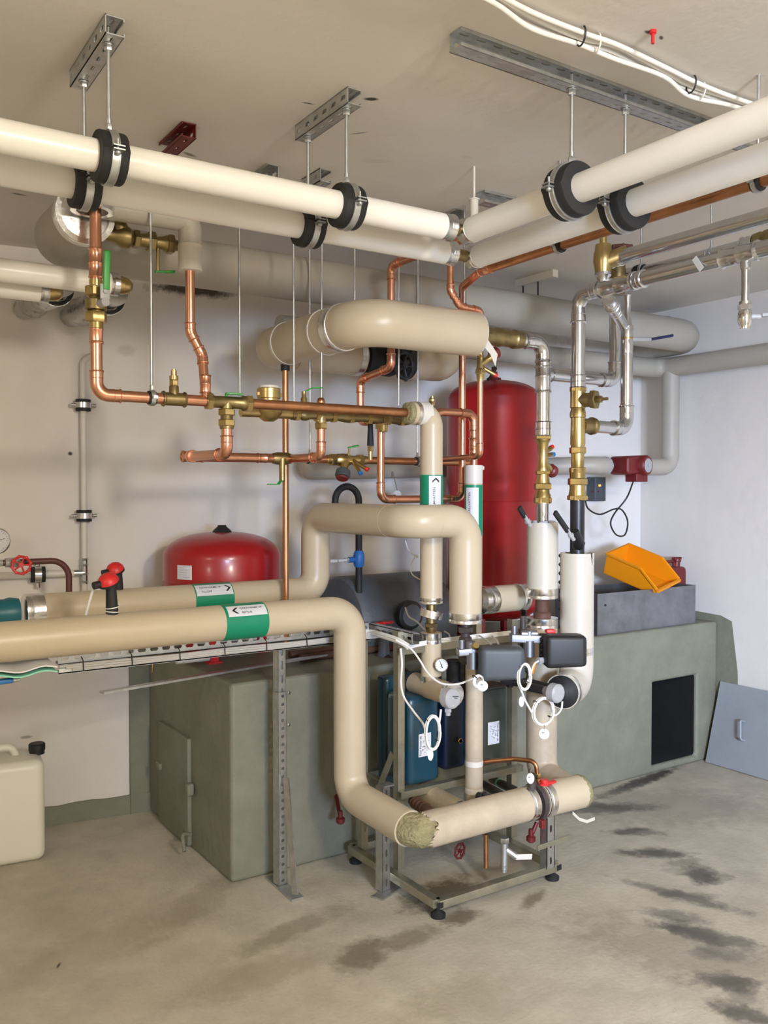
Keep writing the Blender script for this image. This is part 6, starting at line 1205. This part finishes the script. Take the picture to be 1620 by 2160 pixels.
# horizontal insulated piece at the front of the tall red tank
a = P(1012, 1267, y=2.80); c = P(1100, 1266, y=2.80); c.z = a.z; root = thing('insulated_pipe', 'short horizontal beige pipe with foil ends in front of the tall red tank', 'pipe', a); part('jacket', B().tube([a, c], .056, 40), M_beige, root); foil_collar(root, a+V((.045, 0, 0)), (1, 0, 0), .056, .045); foil_collar(root, c-V((.01, 0, 0)), (1, 0, 0), .056, .04)
b = B(); b.lathe(a+V((.03, 0, 0)), (-1, 0, 0), [(0, .057), (.03, .057), (.045, .04), (.046, 0)], 32); part('foil_end', b, M_foil, root); b = B(); b.lathe(c, (1, 0, 0), [(0, .057), (.012, .052), (.02, .03), (.021, 0)], 32); part('foil_end', b, M_foil, root)
q = P(1105, 1290, y=2.80); b = B(); b.tube([q+V((0, 0, .04)), q+V((0, 0, -.07))], .012, 14); part('drop_tube', b, M_blkpipe, root)
# hose bend with blue tee near wall
root = thing('black_pipe', 'black insulated pipe with a hook bend at its top behind the arching pipe', 'pipe', P(757, 1250, y=3.5)); yh = 3.45
pts = [P(757, 1262, y=yh), P(757, 1090, y=yh)]; cc = P(732, 1057, y=yh); Rr = (P(757, 1060, y=yh)-P(707, 1060, y=yh)).length/2
arc = [V((cc.x+Rr*math.cos(t), yh, cc.z+Rr*1.05*math.sin(t))) for t in [math.pi*k/14 for k in range(15)]]
part('tube', B().tube([P(757, 1262, y=yh), V((cc.x+Rr, yh, cc.z-.08))]+arc+[V((cc.x-Rr, yh, cc.z-.02))], .0155, 20), M_rub, root); b = B(); b.tube([arc[-1]+V((0, 0, -.02)), arc[-1]+V((.003, 0, -.035))], .010, 12); part('white_end', b, M_pipew, root)
root = thing('tee_valve', 'blue tee valve with white flat lever on the black hook-bent pipe', 'valve', P(757, 1180, y=yh)); b = B(); q = P(757, 1196, y=yh); b.lathe(q, (0, 0, 1), [(0, .019), (.012, .024), (.05, .026), (.06, .024), (.075, .019)], 22); b.tube([q+V((0, 0, .035)), q+V((-.055, -.0, .035))], .013, 16); part('body', b, M_bluep, root)
b = B(); b.tube([q+V((-.05, 0, .035)), q+V((-.075, 0, .035))], .010, 14); part('stem', b, M_lg, root); b = B(); b.beam(q+V((-.07, -.0, .035)), q+V((-.12, -.01, .035)), .020, .012, (0, 0, 1), bev=.002); b.beam(q+V((-.125, -.01, .035)), q+V((-.165, -.015, .035)), .021, .014, (0, 0, 1), bev=.003); part('lever', b, M_pipew, root)
# ================================================================ right side: trough, bin, can, panel
PFy = PF+.03; a = P(1260, 1344, y=PFy); c = P(1466, 1325, y=PFy); zt3 = P(1262, 1253, y=PFy).z; dp = .30
root = thing('steel_trough', 'dull grey open steel trough on the plinth holding the yellow bin', 'trough', ((a.x+c.x)/2, PFy+dp/2, PT)); t = .003; zz0 = PT; b = B(); hh = zt3-PT
for (cc, sz) in ((((a.x+c.x)/2, PFy, PT+hh/2), (c.x-a.x, t, hh)), (((a.x+c.x)/2, PFy+dp, PT+hh/2), (c.x-a.x, t, hh)), ((a.x, PFy+dp/2, PT+hh/2), (t, dp, hh)), ((c.x, PFy+dp/2, PT+hh/2), (t, dp, hh)), (((a.x+c.x)/2, PFy+dp/2, PT+.003), (c.x-a.x, dp, t))): b.box(cc, sz)
part('trough_body', b, M_steel, root)
b = B(); b.lathe((a.x+.055, PFy-.002, zt3-.06), (0, -1, 0), [(0, .006), (.004, .005)], 10); part('rivet', b, M_blkpipe, root)
# yellow bin, tilted
L_, W_, Hh = .34, .215, .125
def binmesh():
    t = .004; b = B()
    # side profile in (x: front-back, z); open picking front at +x
    prof = [(-L_/2, 0), (L_/2-.035, 0), (L_/2-.01, Hh*.32), (L_/2-.13, Hh*.98), (-L_/2, Hh)]
    for s_ in (-1, 1):
        y = s_*W_/2; vs = [(x, y, z) for x, z in prof]+[(x, y-s_*t, z) for x, z in prof]; b.add(vs, [[0, 1, 2, 3, 4], [9, 8, 7, 6, 5]]+[[i, (i+1) % 5, (i+1) % 5+5, i+5] for i in range(5)])
        b.beam((-L_/2, y+s_*.004, Hh-.004), (L_/2-.13, y+s_*.004, Hh*.98-.004), .012, .010); b.beam((L_/2-.13, y+s_*.004, Hh*.98-.003), (L_/2-.01, y+s_*.004, Hh*.32), .010, .010, (0, 1, 0))
    b.box((-L_/2, 0, Hh/2), (t, W_, Hh)); b.box((-L_/2-.003, 0, Hh-.005), (.012, W_+.014, .010)); b.box((-.018, 0, t/2), (L_-.035, W_, t))
    b.beam((L_/2-.035, 0, 0), (L_/2-.01, 0, Hh*.32), W_, t, (1, 0, 0)); b.box((L_/2-.004, 0, Hh*.32-.006), (.012, W_+.014, .014)); return b
q = P(1352, 1223, y=PFy+.15)
b = binmesh(); Mx = Matrix.Translation(q) @ Matrix.Rotation(math.radians(-78), 4, 'Z') @ Matrix.Rotation(math.radians(18), 4, 'Y') @ Matrix.Rotation(math.radians(12), 4, 'X')
b.v = [Mx @ p for p in b.v]; single('storage_bin', b, M_yel, 'yellow plastic open-front storage bin tilted in the steel trough', 'bin', smooth=False)
q = P(1415, 1225, y=PFy+.2); root = thing('jerry_can', 'dark red metal can behind the yellow bin in the steel trough', 'canister', (q.x, PFy+.2, PT+.006))
b = B(); zt4 = P(1415, 1195, y=PFy+.2).z; b.box((q.x, PFy+.2, (PT+.006+zt4)/2), (.17, .10, zt4-PT-.006), bev=.03); part('can_body', b, M_dred, root); b = B(); b.lathe((q.x+.045, PFy+.2, zt4-.01), (.15, 0, 1), [(0, .022), (.035, .020), (.038, .024), (.05, .024)], 18); b.box((q.x+.05, PFy+.2, zt4+.045), (.06, .025, .014), bev=.003); part('spout', b, M_dred, root)
b = B(); b.tube([(q.x-.06, PFy+.2, zt4-.01), (q.x-.05, PFy+.2, zt4+.03), (q.x+.02, PFy+.2, zt4+.03), (q.x+.03, PFy+.2, zt4-.01)], .008, 12, bend=.015); part('handle', b, M_dred, root)
# leaning panel
p1 = P(1502, 1608, z=.004); p2 = P(1527, 1438, x=4.295); p1.x = 4.17; y0 = p1.y+.0; ln = .95
vs = [V((4.17, 3.09, .004)), V((4.17, 3.09-ln, .004)), V((4.296, 3.09-ln, .435)), V((4.296, 3.09, .435))]; nrm = V((.025, 0, -.0075)).normalized()*.006
b = B(); b.add(vs+[v_+V((.006, 0, -.001)) for v_ in vs], [[0, 1, 2, 3], [7, 6, 5, 4]]+[[i, (i+1) % 4, (i+1) % 4+4, i+4] for i in range(4)]); root = thing('access_hatch', 'grey steel cover plate with a handle leaning on the right wall', 'panel', vs[0]); part('plate', b, M_panel, root)
hq1 = P(1570, 1522, x=4.243); hq2 = P(1570, 1562, x=4.214); o_ = V((-.035, 0, .012)); b = B(); b.tube([hq1, hq1+o_, hq2+o_, hq2], .006, 12, bend=.012); part('handle', b, M_panel, root)
# wall marks: conduit patch outline
root = thing('wall_hook', 'small dark hook with a brown strap high on the right wall', 'hook', P(1412, 675, x=4.3)); q = P(1412, 672, x=4.30); b = B(); b.lathe(q, (-1, 0, 0), [(0, .015), (.03, .012)], 14); part('hook_body', b, M_lg, root); b = B(); b.tube(spline([q+V((-.02, .0, 0)), q+V((-.02, .03, -.0)), q+V((-.02, .035, -.03)), q+V((-.02, .03, -.06))]), .010, 8); part('strap', b, M_rust, root)
# ================================================================ left side
wn = V((-.1357, -.9907, 0))
root = thing('wall_conduit', 'vertical thin white wall pipe with two black clamps', 'pipe', PW(178, 1275, .035)); a = PW(176, 768, .035); c = PW(179, 1278, .035); a.x = c.x; a.y = c.y
part('tube', B().tube([a+V((.0, .03, .0))+V((.05, 0, .045)), a+V((0, 0, .02)), c], .0135, 16, bend=.05), M_pipew, root)
for (v, l) in ((855, 'upper black clamp on the vertical white wall pipe'), (1088, 'lower black clamp on the vertical white wall pipe')):
    q = PW(177, v, .035); q.x = c.x; q.y = c.y; r2 = thing('pipe_clamp', l, 'clamp', q, 'clamps on the wall pipes'); b = B(); b.lathe(q-V((0, 0, .026)), (0, 0, 1), [(0, .033), (.052, .033)], 24); part('rubber_lining', b, M_rub, r2); b = B(); b.shell(q-V((0, 0, .012)), (0, 0, 1), .0365, .03, .024); b.tube([q-V((.055, 0, 0)), q+V((.055, 0, 0))], .009, 12); part('steel_band', b, M_galv, r2)
b = B(); q = PW(179, 1208, .035); q.x = c.x; q.y = c.y
for dz in (-.045, -.01, .03, .055): b.lathe(q+V((0, 0, dz)), (0, 0, 1), [(0, .016), (.004, .019), (.01, .016)], 16)
b.lathe(q-V((0, 0, .05)), (0, 0, 1), [(0, .015), (.11, .015)], 16)
b.tube([q, q-V((.05, -.007, 0))], .015, 16); part('tee', b, M_galv, root)
root = thing('wall_conduit', 'horizontal thin white wall pipe ending at the vertical wall pipe', 'pipe', PW(80, 1215, .035)); e_ = q-V((.045, -.006, 0)); part('tube', B().tube([e_, e_+V((-.9, .9*.137, 0))], .0155, 16), M_pipew, root)
q = PW(80, 1212, .035); q.z = e_.z; root = thing('pipe_clamp', 'black clamp on the horizontal white wall pipe under the red handwheel', 'clamp', q, 'clamps on the wall pipes'); ax = V((1, -.137, 0)).normalized(); b = B(); b.lathe(q-ax*.03, ax, [(0, .035), (.06, .035)], 24); part('rubber_lining', b, M_rub, root); b = B(); b.shell(q-ax*.014, ax, .039, .03, .028); b.tube([q-V((0, 0, .058)), q+V((0, 0, .052))], .010, 12); part('steel_band', b, M_galv, root)
# dark red bent pipe with handwheel
yy = 3.72; pts = [P(-40, 1190, y=yy), P(40, 1186, y=yy), P(145, 1182, y=yy), P(146, 1282, y=yy)]
for p_ in pts[:3]: p_.z = pts[1].z
pts[3].x = pts[2].x
root = thing('oxide_pipe', 'dark red bent pipe rising from behind the rear beige pipe', 'pipe', pts[3]); part('tube', B().tube(pts, .0125, 18, bend=.07, n=10), M_oxide, root); b = B(); q = P(28, 1186, y=yy); q.z = pts[1].z; b.lathe(q-V((.03, 0, 0)), (1, 0, 0), [(0, .018), (.05, .02), (.052, .015)], 16); b.lathe(q-V((.07, 0, 0)), (1, 0, 0), [(0, .018), (.012, .018), (.013, .013), (.03, .013)], 16); part('union', b, M_lg, root)
q = P(45, 1192, y=yy-.05); root = thing('handwheel_valve', 'small red handwheel on the dark red bent pipe', 'valve', q); handwheel(root, q, TOCAM(q), .033, M_redp); b = B(); b.tube([q, V((q.x, yy, q.z+.01))], .010, 12); part('stem', b, M_brassd, root)
q = P(-8, 1141, y=3.95); root = thing('pressure_gauge', 'round wall gauge cut off by the left edge', 'gauge', q); d = V((.1, -1, 0)); b = B(); b.lathe(q, d, [(-.03, .045), (-.028, .052), (.008, .055), (.010, .050)], 40); part('case', b, M_chrome, root); b = B(); b.lathe(q, d, [(.008, .048), (.0112, .048)], 40); dl_ = part('dial', b, M_paper, root)
b = B(); x_, y_, z_ = basis(d)
for k in range(28): a_ = 2*math.pi*k/28; e_ = x_*math.cos(a_)+y_*math.sin(a_); b.beam(q+z_*.0118+e_*(.040 if k % 4 else .036), q+z_*.0118+e_*.045, .0012, .0005, d)
b.beam(q+z_*.0125, q+z_*.0125+x_*.03+y_*.01, .002, .0008, d); part('scale', b, M_ink, dl_)
# mint folder and paper on the strut
a = P(0, 1412, y=2.78); c = P(118, 1408, y=2.78); b = B(); n = 12
for (m_, dz, nm, ll) in ((M_paper, .008, 'paper_stack', 'white papers tucked under the nearest beige pipe at the left'), (M_mint, -.006, 'folder', 'mint green folder tucked below the white papers at the left')):
    b = B(); vs = []
    for t in (0, .004):
        for i in range(n+1):
            x = a.x-.05+(c.x-a.x+.05)*i/n; z = a.z+dz+.006*math.sin(i*.8)-t
            vs += [(x, 2.76, z-.012), (x, 3.02, z)]
    m = 2*(n+1); fs = []
    for i in range(n): k = 2*i; fs += [[k, k+1, k+3, k+2], [m+k, m+k+2, m+k+3, m+k+1], [k, k+2, m+k+2, m+k], [k+1, m+k+1, m+k+3, k+3]]
    fs += [[0, m, m+1, 1], [m-2, m-1, 2*m-1, 2*m-2]]; single(nm, b.add(vs, fs), m_, ll, 'folder' if nm == 'folder' else 'paper')
q = P(12, 1436, y=2.80); root = thing('lever_valve', 'blue lever poking out under the mint folder at the left edge', 'valve', q); b = B(); b.beam(q-V((.15, 0, .005)), q+V((.02, 0, .0)), .028, .014, (0, 0, 1), bev=.005); part('lever', b, M_bluep, root); b = B(); b.lathe(q+V((.02, 0, 0)), (1, 0, 0), [(0, .008), (.02, .006)], 12); part('screw', b, M_zinc, root)
# plastic canister
q = P(100, 1806, z=0); root = thing('jerry_can', 'translucent white plastic canister with black cap on the floor at the left', 'canister', (.70, 3.9, 0))
cx_, cy_ = q.x-.14, q.y+.05; Wd, Dp = .37, .22; zt5 = P(60, 1595, x=None, y=q.y+.05).z
cx_ = q.x-Wd/2+.0
b = B(); bm = bmesh.new(); bmesh.ops.create_cube(bm, size=1)
for v_ in bm.verts: v_.co = V((v_.co.x*Wd, v_.co.y*Dp, v_.co.z*(zt5)))
bmesh.ops.bevel(bm, geom=bm.edges[:], offset=.035, segments=5, profile=.5, affect='EDGES'); bm.verts.index_update()
rt = math.radians(2); vs = [Matrix.Rotation(-math.radians(7), 3, 'Z') @ v_.co+V((cx_, q.y+Dp/2-.02, zt5/2)) for v_ in bm.verts]; b.add(vs, [[v_.index for v_ in f.verts] for f in bm.faces]); bm.free(); part('can_body', b, M_hdpe, root)
qc = P(78, 1588, y=q.y+Dp/2-.02); b = B(); b.lathe((qc.x, qc.y, zt5-.006), (0, 0, 1), [(0, .03), (.014, .03), (.016, .033), (.040, .033), (.044, .029)], 28); part('screw_cap', b, M_blk, root)
b = B(); b.tube([(cx_+.09, qc.y+.015, zt5-.01), (cx_+.07, qc.y+.015, zt5+.035), (cx_-.10, qc.y+.03, zt5+.035), (cx_-.13, qc.y+.03, zt5-.01)], .016, 14, bend=.03); part('handle', b, M_hdpe, root)
